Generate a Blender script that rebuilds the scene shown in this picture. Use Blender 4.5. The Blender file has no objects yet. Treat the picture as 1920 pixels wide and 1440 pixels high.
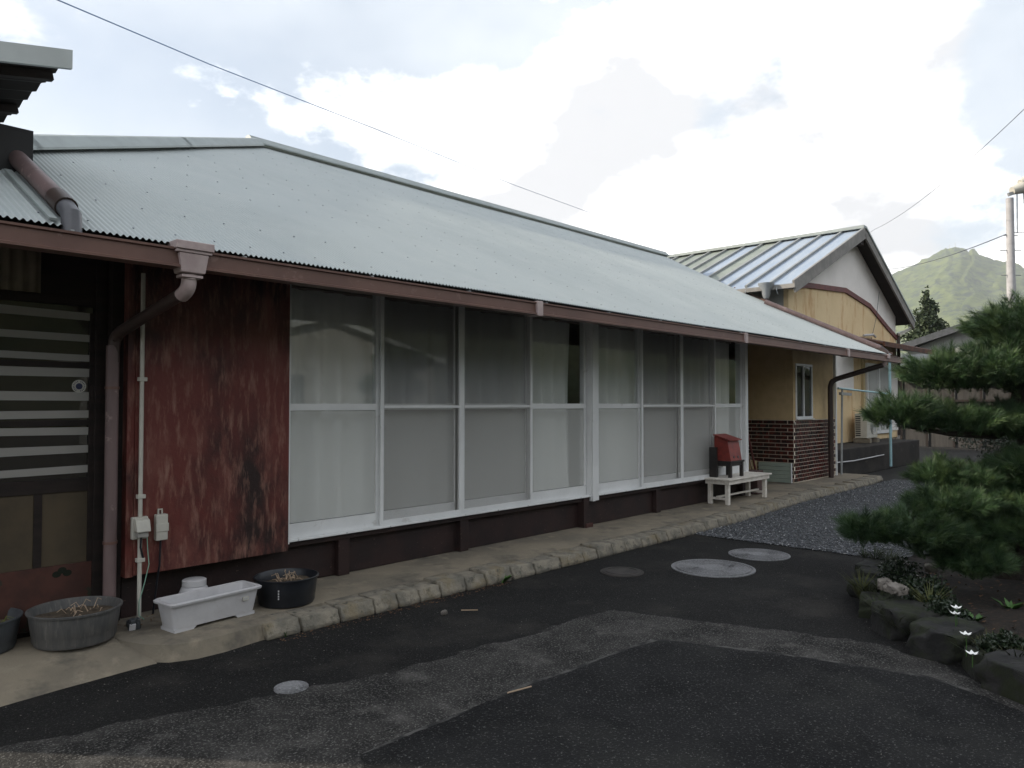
import bpy, bmesh, math, random
import numpy as np
from mathutils import Vector, Matrix, noise
random.seed(7); rng=np.random.default_rng(7)
S=bpy.context.scene; COL=S.collection
rad=math.radians
# ---------------------------------------------------------------- camera
CAMZ=1.45; HAZE=.00026
cam_d=bpy.data.cameras.new('camera'); cam=bpy.data.objects.new('camera',cam_d); COL.objects.link(cam)
cam_d.lens=1400/1920*36; cam_d.sensor_width=36; cam_d.clip_end=6000; cam_d.clip_start=.05
cam.location=(0,0,CAMZ); cam.rotation_euler=(rad(90)+math.atan(37/1400),0,math.atan(1300/1400)-rad(90))
S.camera=cam
# ---------------------------------------------------------------- view
S.view_settings.view_transform='Standard'; S.view_settings.look='None'
S.view_settings.exposure=1.42; S.view_settings.gamma=1; S.view_settings.use_curve_mapping=False
# ---------------------------------------------------------------- sun
SUN_EL=24; SUN_DIR=Vector((-.62,.78,0)).normalized()     # horizontal direction towards the sun
sv=(SUN_DIR*math.cos(rad(SUN_EL))+Vector((0,0,math.sin(rad(SUN_EL))))).normalized()
sd=bpy.data.lights.new('sun','SUN'); sd.energy=2.2; sd.angle=rad(.8); sd.color=(1,.9,.74)
sun=bpy.data.objects.new('sun',sd); COL.objects.link(sun); sun.rotation_euler=sv.to_track_quat('Z','Y').to_euler()
# ---------------------------------------------------------------- world: sky with clouds
W=bpy.data.worlds.new('World'); S.world=W; W.use_nodes=True
nt=W.node_tree; nt.nodes.clear()
def N(t,nt_=None,**k):
    n=(nt_ or nt).nodes.new(t)
    for a,b in k.items(): setattr(n,a,b)
    return n
def world():
    L=nt.links.new
    out=N('ShaderNodeOutputWorld'); sky=N('ShaderNodeTexSky',sky_type='NISHITA',sun_disc=False)
    sky.sun_elevation=rad(SUN_EL); sky.sun_rotation=math.atan2(SUN_DIR.x,SUN_DIR.y); sky.dust_density=1.5; sky.air_density=1
    bg=N('ShaderNodeBackground'); bg.inputs[1].default_value=.065; L(sky.outputs[0],bg.inputs[0])
    tc=N('ShaderNodeTexCoord')
    def math_(op,a,b=None,clamp=False):
        m=N('ShaderNodeMath',operation=op,use_clamp=clamp)
        for i,v in enumerate((a,b)):
            if v is None: continue
            if isinstance(v,(int,float)): m.inputs[i].default_value=v
            else: L(v,m.inputs[i])
        return m.outputs[0]
    mp=N('ShaderNodeMapping'); mp.inputs['Scale'].default_value=(1,1,1.7); L(tc.outputs['Generated'],mp.inputs[0])
    def fbm(scale,detail,rough,off):
        m2=N('ShaderNodeMapping'); m2.inputs['Location'].default_value=off; L(mp.outputs[0],m2.inputs[0])
        n=N('ShaderNodeTexNoise'); n.inputs['Scale'].default_value=scale; n.inputs['Detail'].default_value=detail
        n.inputs['Roughness'].default_value=rough; L(m2.outputs[0],n.inputs['Vector']); return n.outputs[0]
    big=fbm(1.9,3,.5,(3.1,0,1.2)); mid=fbm(5.5,9,.62,(1,7,2)); shade=fbm(3.2,6,.55,(5,2,9))
    s=math_('MULTIPLY',big,.55); s=math_('ADD',s,math_('MULTIPLY',math_('SUBTRACT',mid,.5),1.45)); s=math_('ADD',s,.5)
    # cloud banks (+) and blue gaps (-): direction, angular size (cos falloff), weight
    blobs=BLOBS
    for (d,c,w) in blobs:
        v=N('ShaderNodeVectorMath',operation='DOT_PRODUCT'); nv=Vector(d).normalized(); v.inputs[1].default_value=nv
        nm=N('ShaderNodeVectorMath',operation='NORMALIZE'); L(tc.outputs['Generated'],nm.inputs[0]); L(nm.outputs[0],v.inputs[0])
        mr=N('ShaderNodeMapRange',interpolation_type='SMOOTHSTEP'); mr.inputs[1].default_value=math.cos(rad(c)); mr.inputs[2].default_value=1
        mr.inputs[3].default_value=0; mr.inputs[4].default_value=w; L(v.outputs['Value'],mr.inputs[0]); s=math_('ADD',s,mr.outputs[0])
    mr=N('ShaderNodeMapRange',interpolation_type='SMOOTHSTEP'); mr.inputs[1].default_value=.74; mr.inputs[2].default_value=1.03; L(s,mr.inputs[0])
    ramp=N('ShaderNodeValToRGB'); L(shade,ramp.inputs[0]); e=ramp.color_ramp.elements
    e[0].position=.40; e[0].color=(.352,.356,.368,1); e[1].position=.66; e[1].color=(1.5,1.47,1.42,1)
    cb=N('ShaderNodeBackground'); L(ramp.outputs[0],cb.inputs[0]); cb.inputs[1].default_value=1.0
    # thin bright veil over the blue
    veil=N('ShaderNodeBackground'); veil.inputs[0].default_value=(.36,.388,.42,1); veil.inputs[1].default_value=1
    thin=fbm(2.6,5,.5,(9,4,4)); vf=N('ShaderNodeMapRange'); vf.inputs[1].default_value=.35; vf.inputs[2].default_value=.65; vf.inputs[3].default_value=.42; vf.inputs[4].default_value=.95; L(thin,vf.inputs[0])
    m1=N('ShaderNodeMixShader'); L(vf.outputs[0],m1.inputs[0]); L(bg.outputs[0],m1.inputs[1]); L(veil.outputs[0],m1.inputs[2])
    m2=N('ShaderNodeMixShader'); L(mr.outputs[0],m2.inputs[0]); L(m1.outputs[0],m2.inputs[1]); L(cb.outputs[0],m2.inputs[2]); L(m2.outputs[0],out.inputs[0])
BLOBS=[((0.833, 0.366, 0.415), 13, 0.3),((0.887, 0.339, 0.315), 13, 0.26),((0.832, 0.464, 0.304), 14, 0.34),((0.728, 0.593, 0.343), 12, 0.40),((0.652, 0.699, 0.293), 10, 0.38),((0.7, 0.591, 0.401), 3.5, 0.26),((0.76, 0.494, 0.421), 4, 0.3),((0.943, 0.222, 0.247), 15, 0.30),((0.906, 0.212, 0.366), 13, 0.22),((0.905, 0.166, 0.391), 4, 0.2),((0.666, 0.583, 0.465), 14, -0.3),((0.873, 0.229, 0.43), 11, -0.55),((0.846, 0.399, 0.355), 6, -0.85),((0.929, 0.142, 0.341), 6, -0.4),((0.954, 0.167, 0.25), 6, -0.45),((0.458, 0.775, 0.435), 24, -0.18),((0.531, 0.773, 0.348), 7, 0.22),((0.258, 0.906, 0.335), 9, 0.14),((0.785, 0.495, 0.373), 5, -0.16) ,]
world()
# ---------------------------------------------------------------- materials
def mat(name,c1,c2=None,scale=4,stretch=(1,1,1),rough=.75,rough2=None,bump=0,bscale=60,metal=0,lo=.42,hi=.6,detail=6,c3=None,scale3=30,lo3=.62,hi3=.66,stretch3=(1,1,1),spec=.4,obj=False,c4=None,scale4=2,lo4=.5,hi4=.6,stretch4=(1,1,1)):
    m=bpy.data.materials.new(name); m.use_nodes=True; t=m.node_tree; L=t.links.new; b=t.nodes['Principled BSDF']
    b.inputs['Roughness'].default_value=rough; b.inputs['Metallic'].default_value=metal; b.inputs['Specular IOR Level'].default_value=spec
    tc=N('ShaderNodeTexCoord',t)
    src=tc.outputs['Object']
    if obj:
        g=N('ShaderNodeNewGeometry',t); src=g.outputs['Position']
    def nz(sc,st,det=6,ro=.6):
        mp=N('ShaderNodeMapping',t); mp.inputs['Scale'].default_value=st; L(src,mp.inputs[0])
        n=N('ShaderNodeTexNoise',t); n.inputs['Scale'].default_value=sc; n.inputs['Detail'].default_value=det; n.inputs['Roughness'].default_value=ro; L(mp.outputs[0],n.inputs['Vector']); return n.outputs[0]
    def ramp(f,a,z):
        r=N('ShaderNodeMapRange',t); r.inputs[1].default_value=a; r.inputs[2].default_value=z; L(f,r.inputs[0]); return r.outputs[0]
    def mix(f,a,z):
        x=N('ShaderNodeMix',t,data_type='RGBA'); L(f,x.inputs[0])
        for i,v in ((6,a),(7,z)):
            if isinstance(v,tuple): x.inputs[i].default_value=(*v,1) if len(v)==3 else v
            else: L(v,x.inputs[i])
        return x.outputs[2]
    if c2 is None:
        c2=tuple(v*.82 for v in c1)
    f=ramp(nz(scale,stretch,detail),lo,hi); col=mix(f,c1,c2)
    if c4 is not None: col=mix(ramp(nz(scale4,stretch4,7,.65),lo4,hi4),col,c4)
    if c3 is not None: col=mix(ramp(nz(scale3,stretch3,4,.7),lo3,hi3),col,c3)
    L(col,b.inputs['Base Color'])
    if rough2 is not None:
        r=N('ShaderNodeMapRange',t); r.inputs[3].default_value=rough; r.inputs[4].default_value=rough2; L(f,r.inputs[0]); L(r.outputs[0],b.inputs['Roughness'])
    if bump:
        bp=N('ShaderNodeBump',t); bp.inputs['Strength'].default_value=bump; bp.inputs['Distance'].default_value=.01
        L(nz(bscale,(1,1,1),4),bp.inputs['Height']); L(bp.outputs[0],b.inputs['Normal'])
    m['x']=0; del m['x']
    return m
M={}
M['alu']=mat('aluminium_frame',(.76,.765,.765),(.70,.705,.705),scale=3,rough=.42,metal=.05,c3=(.55,.54,.52),scale3=7,lo3=.62,hi3=.75)
M['alu_dark']=mat('aluminium_track',(.5,.5,.5),(.4,.4,.4),rough=.45)
M['roof']=mat('corrugated_roof_paint',(.40,.435,.435),(.375,.41,.41),scale=.9,stretch=(1,.5,.5),rough=.55,c3=(.425,.455,.45),scale3=2.3,lo3=.45,hi3=.75,spec=.25)
M['cap']=mat('ridge_flashing',(.30,.335,.33),(.26,.29,.285),rough=.5)
M['brownmetal']=mat('brown_gutter_paint',(.15,.080,.062),(.125,.066,.052),scale=3,rough=.5,c3=(.18,.105,.085),scale3=14)
M['pinkpipe']=mat('faded_brown_pipe',(.17,.118,.114),(.13,.09,.088),scale=5,stretch=(1,1,.3),rough=.5,c3=(.24,.175,.165),scale3=9)
M['funnel']=mat('faded_pink_plastic',(.48,.39,.375),(.40,.31,.30),scale=9,rough=.55)
M['darkpipe']=mat('dark_brown_pipe',(.055,.035,.03),(.04,.028,.024),rough=.45)
M['redpaint']=mat('peeling_red_paint',(.12,.025,.019),(.020,.009,.008),scale=1.2,stretch=(1.3,1.3,.8),rough=.6,lo=.42,hi=.60,bump=.4,bscale=40,c3=(.24,.12,.09),scale3=8,lo3=.50,hi3=.72,stretch3=(2.4,2.4,.45),c4=(.16,.052,.040),scale4=3.2,lo4=.50,hi4=.68,stretch4=(1.6,1.6,.55))
M['darkwood']=mat('dark_stained_wood',(.018,.011,.009),(.010,.006,.005),scale=3,stretch=(1,1,6),rough=.75,bump=.2)
M['maroonwood']=mat('maroon_foundation_board',(.026,.012,.011),(.015,.008,.008),scale=4,rough=.65,bump=.2,c3=(.10,.06,.05),scale3=22,lo3=.64,hi3=.68,stretch3=(1,1,2))
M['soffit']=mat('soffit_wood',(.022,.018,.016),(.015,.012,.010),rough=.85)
M['curtain']=None
M['plaster']=mat('ochre_plaster',(.64,.48,.27),(.58,.43,.24),scale=6,rough=.9,bump=.5,bscale=90)
M['mortar']=mat('brick_mortar',(.72,.64,.52),(.62,.55,.45),scale=12,rough=.9)
M['brick']=mat('glazed_brick',(.050,.014,.011),(.013,.007,.007),scale=7,rough=.3,lo=.46,hi=.54,c3=(.12,.024,.017),scale3=11,lo3=.52,hi3=.57,obj=True)
M['white']=mat('white_plastic',(.52,.51,.52),(.46,.45,.46),scale=6,rough=.4,c3=(.40,.39,.38),scale3=14,lo3=.6,hi3=.75)
M['cream']=mat('cream_plastic',(.52,.50,.44),(.46,.44,.39),scale=6,rough=.42)
M['whitepaint']=mat('worn_white_paint',(.72,.68,.62),(.6,.55,.49),scale=8,stretch=(1,3,3),rough=.65,c3=(.33,.25,.19),scale3=30,lo3=.68,hi3=.73)
M['black']=mat('black_plastic',(.012,.014,.018),(.02,.022,.027),scale=6,rough=.33)
M['greybowl']=mat('weathered_grey_tub',(.10,.096,.092),(.07,.07,.07),scale=9,stretch=(3,3,.4),rough=.7,c3=(.145,.137,.127),scale3=16,lo3=.55,hi3=.7,stretch3=(3,3,.4))
M['greybowl2']=mat('weathered_dark_tub',(.065,.07,.078),(.05,.055,.06),scale=9,stretch=(3,3,.4),rough=.6,c3=(.11,.11,.115),scale3=16,stretch3=(3,3,.4))
M['soil']=mat('dry_soil',(.105,.08,.055),(.06,.045,.031),scale=16,rough=1,bump=1,bscale=60,c3=(.17,.135,.095),scale3=70)
M['drystem']=mat('dry_stems',(.42,.31,.22),(.3,.22,.15),rough=.9)
M['concrete']=mat('walkway_concrete',(.245,.208,.155),(.17,.148,.115),scale=1.6,rough=.92,bump=.35,bscale=90,c3=(.085,.077,.066),scale3=3.1,lo3=.53,hi3=.74,obj=True,c4=(.28,.24,.18),scale4=7,lo4=.55,hi4=.7)
M['kerb']=mat('kerb_stone',(.25,.222,.175),(.155,.142,.117),scale=9,rough=.92,bump=1,bscale=45,c3=(.08,.076,.064),scale3=16,lo3=.55,hi3=.68,obj=True,c4=(.20,.165,.11),scale4=4,lo4=.54,hi4=.64)
M['asphalt']=mat('old_dark_asphalt',(.016,.0155,.015),(.0085,.008,.008),scale=1.3,rough=.95,spec=.2,bump=1,bscale=120,lo=.35,hi=.65,c3=(.07,.07,.067),scale3=110,lo3=.57,hi3=.67,obj=True,c4=(.033,.030,.027),scale4=1.6,lo4=.52,hi4=.72)
M['worn']=mat('worn_grey_asphalt',(.040,.038,.036),(.013,.0125,.012),scale=3.2,rough=.95,spec=.2,bump=1,bscale=100,lo=.38,hi=.62,c3=(.17,.165,.155),scale3=95,lo3=.53,hi3=.67,obj=True,c4=(.085,.08,.075),scale4=4.5,lo4=.54,hi4=.72)
M['patch']=mat('black_asphalt_patch',(.0125,.0125,.013),(.0065,.0065,.007),scale=2.2,rough=.93,spec=.2,bump=1,bscale=90,c3=(.12,.12,.115),scale3=85,lo3=.58,hi3=.68,obj=True,c4=(.020,.020,.019),scale4=.9,lo4=.5,hi4=.62)
M['ironcover']=mat('grey_cast_cover',(.20,.20,.21),(.12,.12,.125),scale=5,rough=.5,c3=(.27,.27,.275),scale3=70,lo3=.48,hi3=.58)
M['ironbrown']=mat('rusted_dark_cover',(.055,.048,.045),(.035,.032,.03),scale=9,rough=.7)
M['stone']=mat('border_rock',(.024,.023,.023),(.010,.010,.010),scale=7,rough=.95,bump=1,bscale=18,c3=(.016,.020,.009),scale3=6,lo3=.45,hi3=.58,obj=True)
M['palestone']=mat('pale_rock',(.20,.18,.16),(.13,.115,.10),scale=9,rough=.9,bump=.6,bscale=30)
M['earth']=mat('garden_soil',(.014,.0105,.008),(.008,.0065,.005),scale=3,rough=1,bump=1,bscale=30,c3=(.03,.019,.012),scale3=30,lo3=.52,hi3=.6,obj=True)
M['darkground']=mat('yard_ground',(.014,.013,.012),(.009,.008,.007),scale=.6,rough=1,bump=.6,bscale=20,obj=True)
M['gravelbase']=mat('gravel_bed',(.085,.088,.094),(.05,.052,.055),scale=40,rough=1,bump=1,bscale=60,obj=True)
M['bark']=mat('pine_bark',(.035,.027,.022),(.015,.012,.010),scale=14,rough=1,bump=1,bscale=30)
M['rust']=mat('rusty_canopy',(.12,.05,.03),(.06,.03,.022),scale=5,rough=.8)
M['yellow']=mat('rust_streaked_yellow_wall',(.76,.59,.36),(.70,.53,.31),scale=.8,rough=.9,c3=(.47,.22,.08),scale3=1.5,lo3=.54,hi3=.76,stretch3=(3.0,3.0,.7),obj=True)
M['whitewall']=mat('white_wall',(.86,.82,.79),(.80,.76,.73),scale=1.5,rough=.9,obj=True)
M['seamblue']=mat('blue_roof_sheet',(.27,.33,.42),(.32,.37,.44),scale=2,stretch=(.5,3,1),rough=.55)
M['seamgreen']=mat('green_grey_roof_sheet',(.235,.265,.235),(.20,.225,.20),scale=2,rough=.55)
M['seam']=mat('roof_seam_batten',(.27,.28,.28),(.23,.24,.24),rough=.55)
M['barge']=mat('grey_bargeboard',(.25,.235,.22),(.19,.18,.17),scale=4,rough=.7)
M['maroontrim']=mat('maroon_trim',(.16,.04,.035),(.12,.03,.028),rough=.6)
M['greytile']=mat('grey_roof_tile',(.065,.07,.08),(.045,.05,.056),scale=6,rough=.5)
M['greywall']=mat('pale_grey_wall',(.34,.35,.34),(.28,.29,.28),scale=2,rough=.9)
M['greywood']=mat('weathered_grey_board',(.055,.052,.05),(.035,.033,.032),scale=3,stretch=(8,8,.5),rough=.9)
M['aqua']=mat('pale_blue_paint',(.33,.52,.56),(.28,.45,.5),rough=.5)
M['galv']=mat('galvanised_steel',(.36,.37,.38),(.3,.31,.32),rough=.4,metal=.4)
M['conc_pole']=mat('concrete_pole',(.42,.41,.42),(.36,.35,.36),rough=.9)
M['cable']=mat('cable',(.07,.08,.10),(.05,.06,.08),rough=.6)
M['bluecable']=mat('blue_grey_cable',(.15,.22,.38),(.13,.2,.34),rough=.6)
M['redbox']=mat('red_painted_tin',(.24,.035,.025),(.17,.026,.02),scale=9,rough=.5,c3=(.10,.02,.018),scale3=20)
M['greenpanel']=mat('pale_green_siding',(.36,.42,.36),(.30,.36,.31),scale=4,stretch=(1,1,5),rough=.6)
M['beige']=mat('beige_board',(.52,.42,.24),(.46,.37,.21),rough=.8)
M['olivepanel']=mat('olive_brown_door_panel',(.078,.058,.034),(.058,.044,.027),rough=.7)
M['rustboard']=mat('rust_red_kickboard',(.075,.028,.020),(.05,.02,.015),scale=7,rough=.75,c3=(.03,.028,.018),scale3=8)
M['ybcorr']=mat('faded_brown_corrugated',(.20,.165,.115),(.14,.115,.08),rough=.7)
M['blackwall']=mat('black_parapet',(.016,.015,.016),(.012,.012,.013),rough=.6)
M['canopyedge']=mat('pale_fascia',(.50,.53,.52),(.45,.48,.47),rough=.5)
M['navy']=mat('navy_print',(.015,.02,.07),(.012,.016,.06),rough=.4)
M['petal']=mat('white_petal',(.82,.82,.80),(.76,.76,.74),rough=.6)
M['leaf']=mat('fresh_leaf',(.05,.12,.025),(.035,.085,.018),rough=.5)
M['cypress']=mat('cypress_leaf',(.028,.045,.02),(.045,.065,.028),scale=2,rough=.7)
M['needle']=mat('pine_needle',(.038,.078,.028),(.018,.042,.016),scale=3,rough=.5,c3=(.095,.145,.05),scale3=8,lo3=.48,hi3=.68,obj=True)
M['shrubleaf']=mat('glossy_shrub_leaf',(.020,.034,.016),(.012,.022,.010),scale=9,rough=.35,obj=True)
M['pebble']=mat('grey_gravel_stone',(.15,.155,.168),(.06,.064,.07),scale=30,rough=.85,lo=.42,hi=.58,c3=(.50,.50,.50),scale3=40,lo3=.59,hi3=.62,obj=True)
M['hill']=None
M['darkgrass']=mat('dark_grass',(.022,.032,.012),(.035,.04,.016),rough=.8)
M['tanbrown']=mat('brown_timber_block',(.08,.045,.04),(.06,.032,.03),rough=.8)

def custom():
    # lace curtain
    m=bpy.data.materials.new('lace_curtain'); m.use_nodes=True; t=m.node_tree; t.nodes.clear(); L=t.links.new
    o=N('ShaderNodeOutputMaterial',t); d=N('ShaderNodeBsdfDiffuse',t); d.inputs[0].default_value=(.93,.92,.90,1)
    tr=N('ShaderNodeBsdfTranslucent',t); tr.inputs[0].default_value=(.8,.8,.82,1); tp=N('ShaderNodeBsdfTransparent',t)
    a=N('ShaderNodeMixShader',t); a.inputs[0].default_value=.15; L(d.outputs[0],a.inputs[1]); L(tr.outputs[0],a.inputs[2])
    b=N('ShaderNodeMixShader',t); b.inputs[0].default_value=.05; L(a.outputs[0],b.inputs[1]); L(tp.outputs[0],b.inputs[2]); L(b.outputs[0],o.inputs[0]); M['curtain']=m
    def glass(name,tint,white,wc,refl,rough=0.0):
        m=bpy.data.materials.new(name); m.use_nodes=True; t=m.node_tree; t.nodes.clear(); L=t.links.new
        o=N('ShaderNodeOutputMaterial',t); tp=N('ShaderNodeBsdfTransparent',t); tp.inputs[0].default_value=(*tint,1)
        df=N('ShaderNodeBsdfDiffuse',t); df.inputs[0].default_value=(*wc,1)
        a=N('ShaderNodeMixShader',t); a.inputs[0].default_value=white; L(tp.outputs[0],a.inputs[1]); L(df.outputs[0],a.inputs[2])
        g=N('ShaderNodeBsdfGlossy',t); g.inputs['Roughness'].default_value=rough
        lw=N('ShaderNodeLayerWeight',t); lw.inputs[0].default_value=.5; pw=N('ShaderNodeMath',t,operation='POWER'); pw.inputs[1].default_value=4.2; L(lw.outputs['Facing'],pw.inputs[0])
        ma=N('ShaderNodeMath',t,operation='MULTIPLY_ADD'); ma.inputs[1].default_value=.9; ma.inputs[2].default_value=.045; L(pw.outputs[0],ma.inputs[0])
        mm=N('ShaderNodeMath',t,operation='MULTIPLY',use_clamp=True); mm.inputs[1].default_value=refl; L(ma.outputs[0],mm.inputs[0])
        b=N('ShaderNodeMixShader',t); L(mm.outputs[0],b.inputs[0]); L(a.outputs[0],b.inputs[1]); L(g.outputs[0],b.inputs[2]); L(b.outputs[0],o.inputs[0]); return m
    M['glass']=glass('clear_window_glass',(.96,.97,.97),0,(1,1,1),1.0)
    M['frost']=glass('frosted_glass',(.93,.94,.94),.25,(.95,.95,.91),.4,.3)
    M['screen']=glass('insect_screen_mesh',(.95,.95,.95),.12,(.52,.50,.47),0)
    M['doorglass']=glass('door_clear_glass',(.5,.5,.48),.16,(.17,.155,.14),.7)
    M['smallglass']=glass('dusky_window_glass',(.6,.62,.62),.15,(.2,.2,.2),.45)
    M['doorfrost']=glass('door_frosted_band',(.7,.7,.7),.6,(.46,.44,.41),.4,.4)
    # wooded mountain
    m=mat('mountain_forest',(.060,.088,.022),(.125,.150,.038),scale=.045,rough=1,lo=.40,hi=.60,c3=(.028,.045,.030),scale3=.06,lo3=.50,hi3=.60,obj=True); M['hill']=m
    M['hillback']=mat('wooded_slope',(.028,.036,.018),(.048,.056,.026),scale=.08,rough=1,c3=(.02,.035,.015),scale3=.3,lo3=.5,hi3=.6,obj=True)
custom()
# ---------------------------------------------------------------- object helpers
ORG={}
def tag(o,label=None,cat=None,group=None,kind=None):
    if label: o['label']=label
    if cat: o['category']=cat
    if group: o['group']=group
    if kind: o['kind']=kind
    return o
def thing(name,label,cat,loc,group=None):
    o=bpy.data.objects.new(name,None); o.empty_display_size=.1; COL.objects.link(o); o.location=loc; ORG[o]=Vector(loc)
    return tag(o,label,cat,group)
class MB:
    def __init__(s): s.v=[];s.f=[]
    def add(s,vs,fs):
        n=len(s.v); s.v+= [tuple(v) for v in vs]; s.f+=[tuple(i+n for i in f) for f in fs]; return s
    def box(s,x0,x1,y0,y1,z0,z1):
        v=[(x,y,z) for x in(x0,x1) for y in(y0,y1) for z in(z0,z1)]
        return s.add(v,[(0,1,3,2),(4,6,7,5),(0,4,5,1),(2,3,7,6),(0,2,6,4),(1,5,7,3)])
    def obox(s,c,a,b,d):
        c=Vector(c);a=Vector(a);b=Vector(b);d=Vector(d)
        v=[c+i*a+j*b+k*d for i in(-1,1) for j in(-1,1) for k in(-1,1)]
        return s.add(v,[(0,1,3,2),(4,6,7,5),(0,4,5,1),(2,3,7,6),(0,2,6,4),(1,5,7,3)])
    def beam(s,p,q,w,h,up=(0,0,1)):
        p=Vector(p);q=Vector(q);d=(q-p)/2;sd=d.cross(Vector(up)).normalized()*w/2;u=sd.cross(d).normalized()*h/2
        return s.obox((p+q)/2,d,sd,u)
    def tube(s,pts,r,seg=8,cap=True):
        pts=[Vector(p) for p in pts]; rs=r if isinstance(r,(list,tuple)) else [r]*len(pts); n0=len(s.v); prev=None
        for i,p in enumerate(pts):
            t=((pts[min(i+1,len(pts)-1)]-pts[max(i-1,0)])).normalized()
            if prev is None: a=t.orthogonal().normalized()
            else: a=(prev-prev.dot(t)*t).normalized()
            prev=a; b=t.cross(a)
            for k in range(seg):
                an=2*math.pi*k/seg; s.v.append(tuple(p+(a*math.cos(an)+b*math.sin(an))*rs[i]))
        for i in range(len(pts)-1):
            for k in range(seg):
                k2=(k+1)%seg; s.f.append((n0+i*seg+k,n0+i*seg+k2,n0+(i+1)*seg+k2,n0+(i+1)*seg+k))
        if cap: s.f.append(tuple(n0+k for k in range(seg))[::-1]); s.f.append(tuple(n0+(len(pts)-1)*seg+k for k in range(seg)))
        return s
    def lathe(s,prof,c,seg=32,sx=1,sy=1):
        n0=len(s.v);c=Vector(c)
        for r,z in prof:
            for k in range(seg):
                a=2*math.pi*k/seg; s.v.append((c.x+r*sx*math.cos(a),c.y+r*sy*math.sin(a),c.z+z))
        for i in range(len(prof)-1):
            for k in range(seg):
                k2=(k+1)%seg; s.f.append((n0+i*seg+k,n0+i*seg+k2,n0+(i+1)*seg+k2,n0+(i+1)*seg+k))
        if prof[0][0]>1e-4: s.f.append(tuple(n0+k for k in range(seg))[::-1])
        if prof[-1][0]>1e-4: s.f.append(tuple(n0+(len(prof)-1)*seg+k for k in range(seg)))
        return s
    def prism(s,poly,axis,a,b):
        n=len(poly)
        def P(u,w): return {'x':(w,u[0],u[1]),'y':(u[0],w,u[1]),'z':(u[0],u[1],w)}[axis]
        v=[P(u,a) for u in poly]+[P(u,b) for u in poly]
        return s.add(v,[tuple(range(n))[::-1],tuple(range(n,2*n))]+[(i,(i+1)%n,n+(i+1)%n,n+i) for i in range(n)])
    def build(s,name,m,parent=None,smooth=False,bevel=0,kind=None,label=None,fixn=True):
        me=bpy.data.meshes.new(name); org=ORG.get(parent,Vector((0,0,0)))
        me.from_pydata([(v[0]-org.x,v[1]-org.y,v[2]-org.z) for v in s.v],[],s.f)
        if fixn:
            bm=bmesh.new(); bm.from_mesh(me); bmesh.ops.recalc_face_normals(bm,faces=bm.faces); bm.to_mesh(me); bm.free()
        me.materials.append(m); o=bpy.data.objects.new(name,me); COL.objects.link(o)
        if parent: o.parent=parent
        ORG[o]=org
        if smooth:
            for p in me.polygons: p.use_smooth=True
            try: me.set_sharp_from_angle(angle=rad(38))
            except Exception: pass
        if bevel:
            b=o.modifiers.new('bevel','BEVEL'); b.width=bevel; b.segments=2; b.limit_method='ANGLE'
        if kind: o['kind']=kind
        if label: o['label']=label
        return o
def fast(name,V,F,m,parent=None,kind=None,smooth=False):
    """numpy mesh, triangles or quads"""
    org=ORG.get(parent,Vector((0,0,0))); V=np.asarray(V,np.float32)-np.array(org,np.float32); F=np.asarray(F,np.int32)
    me=bpy.data.meshes.new(name); me.vertices.add(len(V)); me.vertices.foreach_set('co',V.ravel())
    k=F.shape[1]; me.loops.add(F.size); me.loops.foreach_set('vertex_index',F.ravel()); me.polygons.add(len(F))
    me.polygons.foreach_set('loop_start',np.arange(0,F.size,k,dtype=np.int32)); me.polygons.foreach_set('loop_total',np.full(len(F),k,np.int32))
    me.update(calc_edges=True); me.materials.append(m)
    if smooth: me.polygons.foreach_set('use_smooth',np.ones(len(F),bool))
    o=bpy.data.objects.new(name,me); COL.objects.link(o)
    if parent: o.parent=parent
    ORG[o]=org
    if kind: o['kind']=kind
    return o
def struct(name,mb,m,**k): return tag(mb.build(name,m,**k),kind='structure')
def own(mb,name,m,label,cat,base,group=None,**k):
    """single mesh thing with its origin at its base"""
    e=Vector(base); mb.v=[(v[0]-e.x,v[1]-e.y,v[2]-e.z) for v in mb.v]
    o=mb.build(name,m,**k); o.location=e; ORG[o]=e; return tag(o,label,cat,group)

# ================================================================ GROUND
g=MB(); g.add([(-400,-400,-.02),(2600,-400,-.02),(2600,1500,-.02),(-400,1500,-.02)],[(0,1,2,3)]); struct('ground',g,M['darkground'])
def sheet(name,pts,z,m,kind='structure',sub=None):
    s=MB(); s.add([(x,y,z) for x,y in pts],[tuple(range(len(pts)))]); o=s.build(name,m); o['kind']=kind; return o
sheet('asphalt_yard',[(-9,-8),(9.5,-8),(7.4,.2),(7.5,2.0),(7.42,3.1),(7.33,4.25),(-9,4.6)],.03,M['asphalt'])
def wob(pts,amp=.02,step=.12):
    out=[]
    for i in range(len(pts)):
        a=Vector((*pts[i],0));b=Vector((*pts[(i+1)%len(pts)],0));n=max(1,int((b-a).length/step))
        for k in range(n):
            p=a.lerp(b,k/n); out.append((p.x+amp*noise.noise((p.x*5,p.y*5,1))+amp*.5*noise.noise((p.x*23,p.y*23,1)),p.y+amp*noise.noise((p.x*5,p.y*5,9))+amp*.5*noise.noise((p.x*23,p.y*23,9))))
    return out
worn=[(-4,3.9),(.85,3.66),(1.42,3.5),(2.15,3.25),(2.95,3.12),(3.41,3.06),(4.0,3.07),(4.26,3.02),(4.4,2.5),(4.53,2.22),(4.72,1.43),(4.58,1.08),(4.2,.62),(3.6,.3),(3.5,2.3),(1.6,2.35),(-4,2.2)]
sheet('worn_asphalt_strip',wob(worn,.05,.03),.034,M['worn'])
patch=[(1.82,2.51),(2.77,2.51),(3.72,2.45),(3.88,2.42),(3.97,2.3),(4.02,2.11),(4.09,1.94),(4.12,1.84),(4.2,1.58),(4.26,1.29),(4.31,1.07),(4.22,.8),(4.08,.6),(3.6,-.4),(3.2,-4),(-2,-4),(.2,-.5),(1.4,1.8)]
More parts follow.
